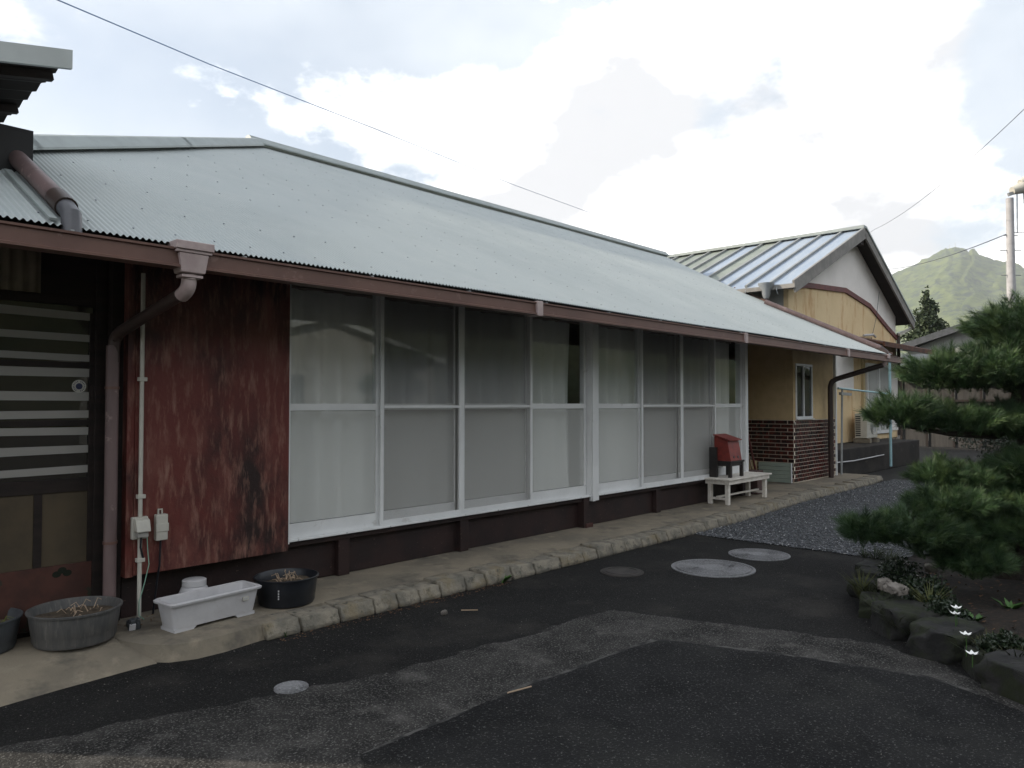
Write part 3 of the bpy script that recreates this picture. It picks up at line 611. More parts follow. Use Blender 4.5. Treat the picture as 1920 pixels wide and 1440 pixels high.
# --- striped sliding door at the left
def door():
    y=4.96; d=MB()
    d.box(1.60,1.665,y-.02,y+.04,.13,2.4); d.box(1.06,1.60,y-.02,y+.04,2.04,2.085)
    D=d.build('door_frame',M['darkwood'],H,bevel=.003)
    D2=MB().box(-.2,1.598,y+.004,y+.035,.925,1.005).build('entrance_door',M['darkwood'],H,bevel=.002)
    MB().box(-.2,1.598,y+.016,y+.02,1.006,2.039).build('door_glass',M['doorglass'],D2)
    for a,b in((1.667,1.699),(1.318,1.352)): MB().box(-.2,1.598,y+.002,y+.034,a,b).build('door_bar',M['darkwood'],D2)
    for k,(a,b,c,e) in enumerate([(1.962,2.012,1.955,2.0),(1.83,1.872,1.825,1.868),(1.712,1.752,1.705,1.745),(1.61,1.664,1.612,1.662),(1.47,1.522,1.468,1.52),(1.362,1.408,1.365,1.41),(1.268,1.312,1.262,1.308),(1.15,1.20,1.155,1.20),(1.03,1.072,1.035,1.08)]):
        s=MB(); s.prism([(-.2,a),(.6,a+.004),(1.1,a),(1.592,c),(1.592,e),(1.1,b),(.6,b-.003),(-.2,b)],'y',y+.0115,y+.0155); s.build('frosted_band',M['doorfrost'],D2)
    # lower panels
    MB().box(-.2,1.292,y+.012,y+.03,.50,.924).build('lower_panel',M['olivepanel'],D2)
    MB().box(1.336,1.598,y+.012,y+.03,.50,.924).build('lower_panel',M['olivepanel'],D2)
    MB().box(1.293,1.335,y+.006,y+.032,.50,.924).build('door_stile',M['darkwood'],D2)
    MB().box(1.575,1.599,y+.0,y+.034,.50,2.0).build('door_stile',M['darkwood'],D2)
    kb=MB().box(-.2,1.60,y-.004,y+.03,.13,.499).build('kickboard',M['rustboard'],D2,bevel=.003)
    # quatrefoil cut-out: dark plates on the board, shade painted into their colour
    f=MB()
    for (ax,az) in((-.028,-.008),(.028,-.008),(0,.012)): f.lathe([(.0001,0),(.022,0)],(0,0,0),14); 
    f=MB(); 
    for (ax,az) in((-.028,-.006),(.028,-.006),(0,.014)):
        f.add([(1.44+ax+.022*math.cos(t*math.pi/7),y-.0065,.455+az+.018*math.sin(t*math.pi/7)) for t in range(14)],[tuple(range(14))])
    for i,fa in enumerate(f.f): pass
    f=MB()
    for q,(ax,az) in enumerate(((-.028,-.006),(.028,-.006),(0,.014))):
        f.prism([(1.44+ax+.024*math.cos(t*math.pi/7),.455+az+.019*math.sin(t*math.pi/7)) for t in range(14)],'y',y-.0052-.0006*q,y-.003)
    f.build('flower_cutout',mat('painted_recess_shade',(.012,.016,.009),(.01,.013,.008),rough=1),D2)
    MB().box(1.0,1.598,y-.03,y+.02,.12,.15).build('door_rail',M['darkwood'],H)
    # round sticker
    st=thing('round_sticker','round white sticker with navy centre on the striped door glass','sticker',(1.52,y,1.555))
    def disc(r0,r1,yy,m,nm):
        s=MB(); n=32
        if r0==0: s.prism([(1.52+r1*math.cos(2*math.pi*k/n),1.555+r1*math.sin(2*math.pi*k/n)) for k in range(n)],'y',yy,yy+.001)
        s.build(nm,m,st)
    disc(0,.039,y+.0090,M['cream'],'ring'); disc(0,.019,y+.0070,M['navy'],'centre')
    for k in range(20):
        if k in(5,14,15): continue
        a=2*math.pi*k/20; c=Vector((1.52+.0295*math.cos(a),y+.008,1.555+.0295*math.sin(a))); r=Vector((math.cos(a),0,math.sin(a))); t_=Vector((-math.sin(a),0,math.cos(a)))
        MB().obox(c,r*.0045,t_*.0018,Vector((0,.0006,0))).build('ring_mark',M['navy'],st)
door()
wbox('wall_corner_post',M['darkwood'],1.668,1.735,4.87,5.03,.13,2.55,label='dark post between the striped door and the red panel')
# corrugated vertical sheet above door
s=MB(); n=80; vs=[]
for i in range(n+1):
    x=.60+i*.70/n; yv=4.925+.008*math.sin(x*2*math.pi/.064); vs+=[(x,yv,2.09),(x,yv,2.5)]
s.add(vs,[(2*i,2*i+2,2*i+3,2*i+1) for i in range(n)]); s.build('wall_cladding',M['ybcorr'],H,smooth=True)
wbox('door_header',M['darkwood'],-.25,1.69,4.955,5.05,2.086,2.6)
# --- recessed porch and brick block
BY=5.03
wbox('porch_rear_wall',M['plaster'],10.3,12.309,6.26,6.35,.13,3.2)
wbox('porch_side_wall',M['darkwood'],10.30,10.36,5.04,6.25,.13,2.55)
wbox('porch_ceiling',M['soffit'],10.3,12.3,4.9,6.25,2.60,2.64)
MB().box(12.32,14.22,BY+.012,6.6,.12,1.175).build('brick_block_core',M['mortar'],H)
pw_=MB(); # upper plaster with window hole: pieces round the opening
wx0,wx1,wz0,wz1=12.42,13.10,1.215,2.11
pw_.box(12.31,wx0,BY+.006,5.15,1.176,2.72); pw_.box(wx1,14.20,BY+.006,5.15,1.176,2.72); pw_.box(wx0,wx1,BY+.006,5.15,wz1,2.72); pw_.box(wx0,wx1,BY+.006,5.15,1.176,wz0)
pw_.build('plaster_front_wall',M['plaster'],H)
MB().prism([(5.152,1.176),(6.25,1.176),(6.25,rz(6.25)-.08),(5.152,rz(5.152)-.08)],'x',12.31,12.40).build('plaster_side_wall',M['plaster'],H)
MB().prism([(5.152,.13),(9,.13),(9,rz(9)-.08),(5.152,rz(5.152)-.08)],'x',14.12,14.21).build('gable_wall',M['plaster'],H)
MB().box(14.205,14.25,BY-.02,BY+.03,.13,2.6).build('corner_trim',M['alu'],H)
MB().tube([(14.10,BY-.02,1.2),(14.10,BY-.02,2.4)],.012,6).build('wall_conduit',M['cream'],H)
# bricks
me_f=bpy.data.meshes.new('brick'); me_s=bpy.data.meshes.new('brick')
def brickmesh(me,L_,Hh,T,axis):
    bm=bmesh.new(); bmesh.ops.create_cube(bm,size=1)
    for v in bm.verts:
        a=v.co.copy(); v.co=(a.x*L_,a.y*T,a.z*Hh) if axis=='x' else (a.x*T,a.y*L_,a.z*Hh)
    bmesh.ops.bevel(bm,geom=[e for e in bm.edges],offset=.002,segments=1,affect='EDGES'); bm.to_mesh(me); bm.free(); me.materials.append(M['brick'])
brickmesh(me_f,.099,.054,.014,'x'); brickmesh(me_s,.203,.054,.014,'y')
front=MB().box(12.316,14.215,BY+.006,BY+.0115,.13,1.174).build('brick_front',M['mortar'],H)
side=MB().box(12.314,12.3195,BY+.012,6.24,.13,1.174).build('brick_side',M['mortar'],H)
rows=16; rest=MB(); cnt=0
for r in range(rows):
    z=.142+.03+r*.0645
    off=.054 if r%2 else 0
    for c in range(18):
        x=12.318+.05+off+c*.1075
        if x>14.18: continue
        if cnt<250 or c<12:
            o=bpy.data.objects.new('brick',me_f); COL.objects.link(o); o.parent=front; o.location=Vector((x,BY+.003+random.uniform(-.0012,.0012),z))-ORG[H]; cnt+=1
        else: rest.box(x-.0495,x+.0495,BY-.004,BY+.009,z-.027,z+.027)
    off=.1 if r%2 else 0
    for c in range(6):
        y=BY+.115+off+c*.2115
        if y>6.2: continue
        o=bpy.data.objects.new('brick',me_s); COL.objects.link(o); o.parent=side; o.location=Vector((12.312+random.uniform(-.0012,.0012),y,z))-ORG[H]
    if r%2:
        o=bpy.data.objects.new('brick',me_s); COL.objects.link(o); o.parent=side; o.scale=(1,.45,1); o.location=Vector((12.312,BY+.05,z))-ORG[H]
if rest.v: rest.build('far_bricks',M['brick'],front,kind='stuff')
# small window
sw=MB(); y=BY-.012
sw.box(wx0-.02,wx1+.02,y,y+.05,wz0-.02,wz0+.02); sw.box(wx0-.02,wx1+.02,y,y+.05,wz1-.02,wz1+.02); sw.box(wx0-.02,wx0+.015,y,y+.05,wz0+.02,wz1-.02); sw.box(wx1-.015,wx1+.02,y,y+.05,wz0+.02,wz1-.02)
SW=sw.build('small_window',M['alu'],H,bevel=.002)
MB().box(12.74,12.775,y+.008,y+.035,wz0+.02,wz1-.02).build('meeting_stile',M['alu'],SW)
MB().box(12.435,12.739,y+.03,y+.034,wz0+.02,wz1-.02).build('pane',M['smallglass'],SW); MB().box(12.776,13.085,y+.018,y+.022,wz0+.02,wz1-.02).build('pane',M['smallglass'],SW)
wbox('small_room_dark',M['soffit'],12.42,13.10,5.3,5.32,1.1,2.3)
MB().box(12.40,13.14,y-.02,y+.03,wz0-.035,wz0-.021).build('sill',M['alu'],SW)
MB().tube([(12.335,BY-.02,1.12),(12.335,BY+.01,1.12)],.022,14).build('round_vent_cap',M['cream'],H)
# body of the house behind
wbox('rear_wall',M['plaster'],.5,14.1,12.5,12.6,.1,3.0)
wbox('end_wall',M['darkwood'],-.26,-.2,5.0,12.5,.1,2.6)

# --- electric fittings on the red panel
co=thing('conduit','cream plastic conduit running up beside the red panel','conduit',(1.805,4.765,.13))
MB().tube([(1.805,4.765,.13),(1.805,4.765,2.25)],.0125,10).build('tube',M['cream'],co,True)
for z in (1.60,.885,.50): MB().box(1.785,1.832,4.750,4.785,z-.012,z+.012).build('clip',M['cream'],co,bevel=.002)
sk=thing('outdoor_socket','cream outdoor power socket with sloped cover on the conduit','socket',(1.80,4.78,.64))
MB().box(1.758,1.85,4.758,4.789,.628,.762).build('base',M['cream'],sk,bevel=.004)
s=MB(); s.prism([(4.757,.757),(4.757,.675),(4.70,.675),(4.722,.745)],'x',1.765,1.848); s.build('cover',M['cream'],sk,bevel=.006)
MB().box(1.775,1.838,4.715,4.756,.642,.672).build('plug',mat('grey_plug',(.33,.32,.30),(.3,.29,.27),rough=.5),sk,bevel=.004)
s=MB().tube([(1.80,4.735,.642),(1.80,4.74,.58),(1.815,4.75,.53),(1.825,4.76,.51)],.006,6); s.build('cord',M['black'],sk,True)
tb=thing('timer_box','narrow cream switch box with hanging tab right of the socket','electric box',(1.93,4.78,.60))
MB().box(1.895,1.965,4.745,4.789,.605,.765).build('box',M['cream'],tb,bevel=.005)
MB().box(1.892,1.968,4.740,4.7449,.66,.71).build('cover',M['cream'],tb,bevel=.002)
s=MB(); s.box(1.914,1.922,4.775,4.785,.766,.79); s.box(1.936,1.944,4.775,4.785,.766,.79); s.box(1.9145,1.9435,4.775,4.785,.7905,.797); s.build('hanging_tab',M['cream'],tb)
MB().tube([(1.93,4.77,.604),(1.928,4.775,.45),(1.925,4.80,.36),(1.925,4.86,.13)],.006,6).build('cord',M['black'],tb,True)
gw=MB().tube([(1.838,4.745,.66),(1.845,4.745,.55),(1.855,4.75,.47),(1.83,4.75,.36),(1.80,4.752,.25),(1.80,4.75,.17),(1.83,4.75,.14)],.0028,5)
own(gw,'earth_wire',mat('pale_green_wire',(.25,.42,.33),(.2,.36,.28),rough=.5),'thin pale green earth wire dangling from the socket to the ground','wire',(1.83,4.75,.135))

# ================================================================ POTS
def tub(cx,cy,z,R,Hh,m,label,name='round_tub',seed=0,soil=.78,stems=14,stemm=None):
    t=thing(name,label,'tub',(cx,cy,z))
    body=[(R*.86,0),(R*.90,.02),(R*.905,.055),(R*.92,.06),(R*.97,Hh-.03),(R*.975,Hh-.012),(R*1.02,Hh-.010),(R*1.03,Hh),(R*.985,Hh+.003),(R*.94,Hh-.012),(R*.90,Hh*soil-.03)]
    MB().lathe(body,(cx,cy,z),56).build('body',m,t,True)
    s=MB(); n=22; vs=[(cx,cy,z+Hh*soil)]; fs=[]
    for r in range(1,6):
        for k in range(n):
            a=2*math.pi*k/n; q=R*.93*r/5; x=cx+q*math.cos(a);y=cy+q*math.sin(a); vs.append((x,y,z+Hh*soil-.012+.022*noise.noise((x*9,y*9,seed))))
    for k in range(n): fs.append((0,1+k,1+(k+1)%n))
    for r in range(4):
        for k in range(n): a=1+r*n; fs.append((a+k,a+n+k,a+n+(k+1)%n,a+(k+1)%n))
    s.add(vs,fs); s.build('soil',M['soil'],t,smooth=True)
    rr=random.Random(seed)
    for k in range(stems):
        a=rr.uniform(0,6.28); q=rr.uniform(0,R*.6); x=cx+q*math.cos(a);y=cy+q*math.sin(a); zz=z+Hh*soil+.004; h=rr.uniform(.01,.05); b=rr.uniform(0,6.28); l=rr.uniform(.02,.07)
        MB().tube([(x,y,zz),(x+l*.5*math.cos(b),y+l*.5*math.sin(b),zz+h),(x+l*math.cos(b),y+l*math.sin(b),zz+h*.7)],.0022,5).build('dry_stem',stemm or M['drystem'],t)
    return t
tub(1.43,4.68,.128,.232,.18,M['greybowl'],'large weathered grey round tub of dry soil under the striped door',seed=3,stems=16)
lt=tub(.985,4.86,.128,.225,.17,M['greybowl2'],'dark grey round tub cut by the left edge, with a few green sprouts',seed=5,stems=6)
for k in range(12):
    a=random.uniform(0,6.28);x=1.05+.06*math.cos(a);y=4.80+.06*math.sin(a);b=random.uniform(0,6.28);l=random.uniform(.04,.09)
    MB().tube([(x,y,.24),(x+l*.4*math.cos(b),y+l*.4*math.sin(b),.24+l*.7),(x+l*math.cos(b),y+l*math.sin(b),.25+l*.5)],[.002,.002,.0008],4).build('sprout',mat('yellow_green_sprout',(.18,.2,.05),(.14,.16,.04),rough=.7) if k==0 else bpy.data.materials['yellow_green_sprout'],lt)
bt=tub(2.66,4.53,.128,.205,.175,M['black'],'glossy black round tub of dry soil beside the white planter',seed=9,stems=26)
for k in range(5): MB().box(2.864-.0+.0,2.872,4.50,4.56,.20,.30) if False else None
MB().obox((2.865,4.52,.235),(.006,0,0),(0,.012,0),(0,0,.045)).build('handle',M['black'],bt,bevel=.003)
for k,(dz,w) in enumerate(((.115,.007),(.098,.006),(.082,.007),(.066,.006))):
    a=-2.35; MB().obox((2.66+.197*math.cos(a),4.53+.197*math.sin(a),.128+dz),(.004*math.sin(a),-.004*math.cos(a),0),(.001*math.cos(a),.001*math.sin(a),0),(0,0,w*.8)).build('painted_highlight',M['white'],bt)  # vertical highlight on the tub, painted as a column of small white pieces
# white planter (trapezoidal trough)
def planter():
    # measured footprint: long axis slightly turned from the wall
    c=Vector((2.10,4.46,.128)); ang=rad(6); ux=Vector((math.cos(ang),math.sin(ang),0)); uy=Vector((-math.sin(ang),math.cos(ang),0))
    t=thing('planter_box','long white plastic planter trough standing empty on the walkway','planter',c)
    def ring(lx,ly,z,r=.03,n=4):
        pts=[]
        for (sx,sy,a0) in((1,1,0),(-1,1,90),(-1,-1,180),(1,-1,270)):
            for k in range(n+1):
                a=rad(a0+90*k/n); pts.append(c+ux*(sx*(lx-r)+r*math.cos(a))+uy*(sy*(ly-r)+r*math.sin(a))+Vector((0,0,z)))
        return pts
    L0=[ring(.262,.078,.0),ring(.285,.094,.135),ring(.300,.110,.138),ring(.303,.113,.150),ring(.293,.103,.158),ring(.277,.087,.153),ring(.252,.068,.02)]
    s=MB(); n=len(L0[0])
    for r in L0: s.v+=[tuple(p) for p in r]
    for i in range(len(L0)-1):
        for k in range(n): s.f.append((i*n+k,i*n+(k+1)%n,(i+1)*n+(k+1)%n,(i+1)*n+k))
    s.f.append(tuple(range(n))); s.f.append(tuple((len(L0)-1)*n+k for k in range(n)))
    # lift body: feet below
    s.v=[(x,y,z+.022) for x,y,z in s.v]; s.build('trough',M['white'],t,True)
    for sx in(-1,1):
        f=MB(); 
        q=[(.262,0.021),(.262,-.001),(.15,-.001),(.125,.021)]
        vs=[c+ux*(sx*a)+uy*(.0765*e)+Vector((0,0,b)) for e in(-1,1) for a,b in q]
        f.add(vs,[(0,1,2,3),(4,5,6,7),(0,1,5,4),(1,2,6,5),(2,3,7,6),(3,0,4,7)]); f.build('foot',M['white'],t)
    p=c+ux*.185-uy*.0968+Vector((0,0,.115)); MB().obox(p,ux*.02,uy*.002,Vector((0,.0,.0115))).build('label',M['cream'],t)
    MB().obox(p-uy*.0022,ux*.013,uy*.0008,Vector((0,0,.005))).build('label_print',mat('grey_print',(.45,.44,.43),(.4,.4,.4),rough=.6),t)
planter()
j=thing('white_jar','white plastic jar with a wide screw lid behind the planter','jar',(2.14,4.76,.128))
MB().lathe([(.082,0),(.092,.02),(.092,.12),(.078,.152),(.070,.160)],(2.14,4.76,.128),32).build('body',M['white'],j,True)
MB().lathe([(.070,.161),(.073,.163),(.073,.198),(.065,.203),(.0001,.203)],(2.14,4.76,.128),32).build('lid',M['white'],j,True)
tp_=rock('small_object',(1.72,4.62,.16),(.03,.026,.035),.2,31,M['greybowl2'],'dark grey rounded stone with a pale patch at the conduit foot','stone')
tp_.name='dark_stone'
MB().obox((1.705,4.592,.152),(.016,-.004,0),(.002,.006,.002),(0,-.004,.016)).build('pale_patch',M['white']).name='pale_chip'
o=bpy.data.objects['pale_chip']; tag(o,'white chip of plastic leaning on the dark stone by the conduit','chip')

# ================================================================ BENCH, STOOL, RED BOX
b=thing('bench','white painted wooden bench table with stretcher, standing on the walkway','bench',(9.35,4.62,.13))
bx0,bx1,by0,by1,bz=8.98,10.28,4.52,4.90,.47
for k,(a,c_) in enumerate(((by0,by0+.123),(by0+.127,by0+.25),(by0+.254,by1))): MB().box(bx0,bx1,a,c_,bz-.02,bz).build('top_board',M['whitepaint'],b,bevel=.003)
MB().box(bx0+.04,bx1-.04,by0+.02,by0+.04,bz-.075,bz-.021).build('apron',M['whitepaint'],b,bevel=.002)
MB().box(bx0+.04,bx1-.04,by1-.04,by1-.02,bz-.075,bz-.021).build('apron',M['whitepaint'],b,bevel=.002)
for x in(bx0+.04,bx1-.06): MB().box(x,x+.02,by0+.041,by1-.041,bz-.075,bz-.021).build('apron',M['whitepaint'],b,bevel=.002)
for x in(bx0+.065,bx1-.125):
    for y in(by0+.042,by1-.092): MB().box(x,x+.055,y,y+.05,.13,bz-.0215).build('leg',M['whitepaint'],b,bevel=.003)
    MB().box(x+.015,x+.04,by0+.093,by1-.093,.19,.22).build('stretcher',M['whitepaint'],b,bevel=.002)
MB().box(bx0+.05,bx1-.05,(by0+by1)/2-.02,(by0+by1)/2+.02,.221,.24).build('stretcher',M['whitepaint'],b,bevel=.002)
st=thing('stool','small black wooden stool standing on the white bench','stool',(9.40,4.74,bz))
M['blackwood']=mat('black_painted_wood',(.018,.016,.016),(.03,.025,.022),scale=9,rough=.55)
sx0,sx1,sy0,sy1,sz=9.20,9.60,4.60,4.86,bz+.22
MB().box(sx0,sx1,sy0,sy1,sz-.025,sz).build('seat',M['blackwood'],st,bevel=.003)
for x in(sx0+.01,sx1-.06):
    for y in(sy0+.01,sy1-.05): MB().box(x,x+.045,y,y+.04,bz,sz-.0255).build('leg',M['blackwood'],st,bevel=.002)
MB().box(sx0+.056,sx1-.061,sy0+.015,sy0+.035,sz-.07,sz-.026).build('apron',M['blackwood'],st)
MB().box(sx0+.015,sx0+.035,sy0+.051,sy1-.051,sz-.07,sz-.026).build('apron',M['blackwood'],st)
MB().box(sx1-.035,sx1-.015,sy0+.051,sy1-.051,sz-.07,sz-.026).build('apron',M['blackwood'],st)
rbx=thing('red_box','red tin post box with sloped lid and two round holes, on the black stool','box',(9.40,4.73,sz))
x0,x1,y0,y1=9.20,9.52,4.60,4.84
s=MB(); s.add([(x0,y0,sz),(x1,y0,sz),(x1,y1,sz),(x0,y1,sz),(x0,y0+.05,sz+.27),(x1,y0+.05,sz+.27),(x1,y1,sz+.33),(x0,y1,sz+.33)],[(0,3,2,1),(0,1,5,4),(1,2,6,5),(2,3,7,6),(3,0,4,7),(4,5,6,7)]); s.build('body',M['redbox'],rbx,bevel=.004)
s=MB(); s.add([(x0-.02,y0+.01,sz+.266),(x1+.02,y0+.01,sz+.266),(x1+.02,y1+.01,sz+.338),(x0-.02,y1+.01,sz+.338),(x0-.02,y0+.01,sz+.28),(x1+.02,y0+.01,sz+.28),(x1+.02,y1+.01,sz+.352),(x0-.02,y1+.01,sz+.352)],[(0,3,2,1),(0,1,5,4),(1,2,6,5),(2,3,7,6),(3,0,4,7),(4,5,6,7)]); s.build('lid',M['redbox'],rbx,bevel=.003)
for x in(9.30,9.42):
    c=Vector((x,y0+.0075,sz+.05)); nrm=Vector((0,-.27,.05)).normalized(); up=Vector((0,.05,.27)).normalized()
    s=MB(); s.tube([c-nrm*.004,c+nrm*.003],.017,14); s.build('hole',M['black'],rbx)
# second dark box behind
own(MB().box(9.145,9.175,4.78,4.885,bz,sz+.18),'dark_board',M['blackwood'],'dark board standing behind the red box against the window','board',(9.15,4.78,bz))
own(MB().box(10.42,10.62,4.80,5.0,.13,.47),'brown_block',M['tanbrown'],'dull maroon wooden block on the walkway right of the bench','block',(10.52,4.9,.13),bevel=.004)
own(MB().obox((9.78,4.93,.40),(.16,0,0),(0,.003,.0),(0,0,.09)),'white_board',M['whitepaint'],'white board behind the black stool legs','board',(9.78,4.93,.31)).location.z+=0.16
# leaning poles and panels
own(MB().tube([(10.62,5.05,1.05),(11.45,5.25,.14)],.016,8),'leaning_pole',M['maroontrim'],'dark red pole leaning in the porch recess, the thicker one','pole',(11.45,5.25,.14))
own(MB().tube([(10.45,5.02,.92),(11.25,5.18,.14)],.012,8),'leaning_pole',M['drystem'],'pale wooden pole leaning left of the dark red pole','pole',(11.25,5.18,.14))
gp=thing('siding_panels','pale green grooved siding panel leaning on the brick side wall','panel',(12.25,5.4,.13))
for k in range(5): MB().box(12.245,12.262,5.06,5.62,.135+k*.066,.135+k*.066+.061).build('slat',M['greenpanel'],gp,bevel=.002)
MB().box(12.263,12.268,5.06,5.62,.135,.46).build('backing',M['darkpipe'],gp); MB().box(12.236,12.268,5.045,5.058,.135,.465).build('edge_strip',M['alu'],gp)
own(MB().box(12.2,12.29,5.66,6.1,.13,.475),'beige_board',M['beige'],'beige board standing left of the green siding panel','board',(12.25,5.88,.13),bevel=.003)

# ================================================================ UPPER STOREY BALCONY at left
B=thing('balcony','black balcony parapet with corrugated canopy at the upper left edge','balcony',(.6,5.6,2.6))
MB().box(-1.5,1.275,5.03,5.07,2.55,3.055).build('parapet',M['blackwall'],B); MB().box(1.235,1.275,5.071,7.5,2.6,3.05).build('parapet',M['blackwall'],B)
def cz(x): return 3.365+.21*(x-1.33)
s=MB(); n=70; vs=[]
for i in range(n+1):
    yv=4.62+i*3.2/n
    for x in(-1.6,1.31): vs.append((x,yv,cz(x)-.02+.012*math.sin(i*2*math.pi/4.0)))
s.add(vs,[(2*i,2*i+2,2*i+3,2*i+1) for i in range(n)]); s.build('canopy_sheet',M['soffit'],B)
s=MB(); s.add([(x,y,cz(x)+z) for x in(-1.6,1.345) for y in(4.585,4.61) for z in(-.055,.05)],[(0,1,3,2),(4,6,7,5),(0,4,5,1),(2,3,7,6),(0,2,6,4),(1,5,7,3)]); s.build('fascia',M['canopyedge'],B)
for yv in(4.75,5.45,6.3): MB().beam((-1.6,yv,cz(-1.6)-.055),(1.29,yv,cz(1.29)-.055),.045,.05).build('rafter',M['darkwood'],B)

# ================================================================ SECOND HOUSE
K=thing('neighbour_house','yellow rust-streaked gabled house with blue striped metal roof beyond','house',(18.2,9,0))
Yo=5.8; Yg=6.09; AX=18.385; AZ=5.54; LX=14.28; LZ=3.80; RX=22.25; RZh=3.66; YB=14.0
sl=(AZ-LZ)/(AX-LX)
cols='bbbbgbggggbggbgg'; stepy=.49
y=Yo; 
for i in range(16):
    m=M['seamblue'] if cols[i]=='b' else M['seamgreen']
    a=MB(); a.add([(LX,y+.01,LZ),(AX,y+.01,AZ),(AX,y+stepy-.01,AZ),(LX,y+stepy-.01,LZ)]+[(LX,y+.01,LZ-.03),(AX,y+.01,AZ-.03),(AX,y+stepy-.01,AZ-.03),(LX,y+stepy-.01,LZ-.03)],[(0,1,2,3),(4,7,6,5),(0,4,5,1),(1,5,6,2),(2,6,7,3),(3,7,4,0)]); a.build('roof_sheet',m,K)
    MB().beam((LX-.01,y,LZ+.02),(AX,y,AZ+.02),.05,.06).build('roof_seam',M['seam'],K)
    y+=stepy
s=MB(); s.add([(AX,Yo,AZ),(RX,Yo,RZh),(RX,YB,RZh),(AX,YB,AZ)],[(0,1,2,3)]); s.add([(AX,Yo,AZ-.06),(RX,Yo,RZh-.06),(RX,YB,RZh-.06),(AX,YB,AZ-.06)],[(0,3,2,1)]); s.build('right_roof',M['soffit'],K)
s=MB(); s.add([(LX+.02,Yo+.05,LZ-.04),(AX,Yo+.05,AZ-.04),(AX,YB,AZ-.04),(LX+.02,YB,LZ-.04)],[(0,1,2,3)]); s.build('soffit',M['soffit'],K)
MB().beam((AX,Yo-.03,AZ+.05),(AX,YB,AZ+.05),.22,.07).build('ridge_cap',M['cap'],K)
MB().beam((LX-.05,Yo-.02,LZ-.085),(AX,Yo-.02,AZ-.085),.04,.24).build('bargeboard',M['barge'],K)
MB().beam((AX,Yo-.02,AZ-.085),(RX+.05,Yo-.02,RZh-.085),.04,.20).build('bargeboard',M['barge'],K)
MB().beam((AX,Yo-.045,AZ+.04),(RX+.08,Yo-.045,RZh+.04),.03,.05).build('barge_trim',M['cap'],K)
gz=lambda x:(LZ+(x-LX)*sl if x<AX else AZ-(x-AX)*(AZ-RZh)/(RX-AX))-.08
WLX,WRX=14.70,21.8
TR=[(WLX,3.80),(15.58,3.93),(17.9,4.08),(19.6,3.88),(21.0,3.44),(WRX,3.22)]
s=MB(); s.prism([(WLX,.56),(WRX,.56)]+[(x,z) for x,z in TR[::-1]],'y',Yg,Yg+.1); s.build('lower_gable_wall',M['yellow'],K)
s=MB(); s.prism([(WLX,TR[0][1]+.001)]+[(x,z+.001) for x,z in TR[1:]]+[(WRX,gz(WRX)),(AX,gz(AX)),(WLX,gz(WLX))],'y',Yg+.012,Yg+.1); s.build('upper_gable_wall',M['whitewall'],K)
for a,b_ in zip(TR[:-1],TR[1:]): MB().beam((a[0],Yg-.012,a[1]),(b_[0],Yg-.012,b_[1]),.05,.11).build('gable_trim',M['maroontrim'],K)
MB().box(WLX,WLX+.1,Yg+.101,13.5,.5,3.85).build('side_wall',M['greywall'],K); MB().box(WRX-.1,WRX,Yg+.101,13.5,.5,3.6).build('side_wall',M['yellow'],K)
MB().box(WLX+.01,WRX-.01,Yg+.02,13.4,0,.559).build('foundation',M['concrete'],K)
MB().box(AX-.12,AX+.12,5.84,Yg,AZ-.36,AZ-.22).build('ridge_beam_end',M['darkwood'],K)
gutter(0,0.001,0,0,0,K,M['seam']) if False else None
s=MB(); s.box(LX-.10,LX-.0,Yo-.05,YB,LZ-.11,LZ-.03); s.build('gutter',M['barge'],K)
for yv in (6.1,6.75): MB().tube([(LX-.08,yv,LZ-.02),(LX-.12,yv,LZ-.14),(LX-.06,yv,LZ-.2)],.008,5).build('gutter_bracket',M['galv'],K)
MB().lathe([(.05,-.30),(.08,-.22),(.085,-.14),(.15,-.04),(.16,0),(.15,0)],(14.14,6.30,LZ+.02),12).build('rain_hopper',M['galv'],K,True)
MB().tube([(14.14,6.30,LZ-.26),(14.4,6.35,LZ-.42),(14.45,6.45,LZ-.75)],.04,10).build('downpipe',M['pinkpipe'],K,True)
MB().tube([(AX+1.9,Yg-.04,4.3),(AX+1.6,Yg-.05,3.6),(AX+1.1,Yg-.05,2.9)],.006,4).build('wall_cable',M['cable'],K)
# eave tie right
MB().beam((WRX-.1,Yg-.1,3.30),(RX,Yo+.05,3.50),.05,.06).build('eave_gutter_end',M['cream'],K)
MB().tube([(WRX+.02,Yg-.05,3.35),(WRX+.02,Yg-.05,.6)],.045,8).build('downpipe',M['darkpipe'],K,True)
# canopy
C_=MB(); C_.add([(17.6,Yg-.002,3.02),(22.6,Yg-.002,2.98),(22.9,5.1,2.80),(17.3,5.1,2.74),(17.6,Yg-.002,3.06),(22.6,Yg-.002,3.02),(22.9,5.1,2.84),(17.3,5.1,2.78)],[(0,3,2,1),(4,5,6,7),(0,1,5,4),(1,2,6,5),(2,3,7,6),(3,0,4,7)]); C_.build('canopy',M['rust'],K)
MB().box(17.3,22.9,5.06,5.098,2.70,2.80).build('canopy_beam',M['rust'],K); MB().box(21.4,22.95,5.0,5.055,2.70,2.76).build('canopy_gutter',M['cream'],K)
MB().tube([(19.0,Yg-.06,3.1),(19.5,Yg-.12,3.15),(19.8,Yg-.08,3.12)],.03,6).build('vent_pipe',M['white'],K,True)
MB().box(16.9,18.35,Yg-.03,Yg-.003,1.80,2.75).build('white_wall_sheet',M['whitewall'],K)
MB().box(21.15,WRX,Yg-.03,Yg-.003,.75,2.75).build('white_wall_sheet',M['whitewall'],K)
MB().box(18.95,19.08,Yg-.06,Yg-.003,.6,2.8).build('wall_strip',M['beige'],K)
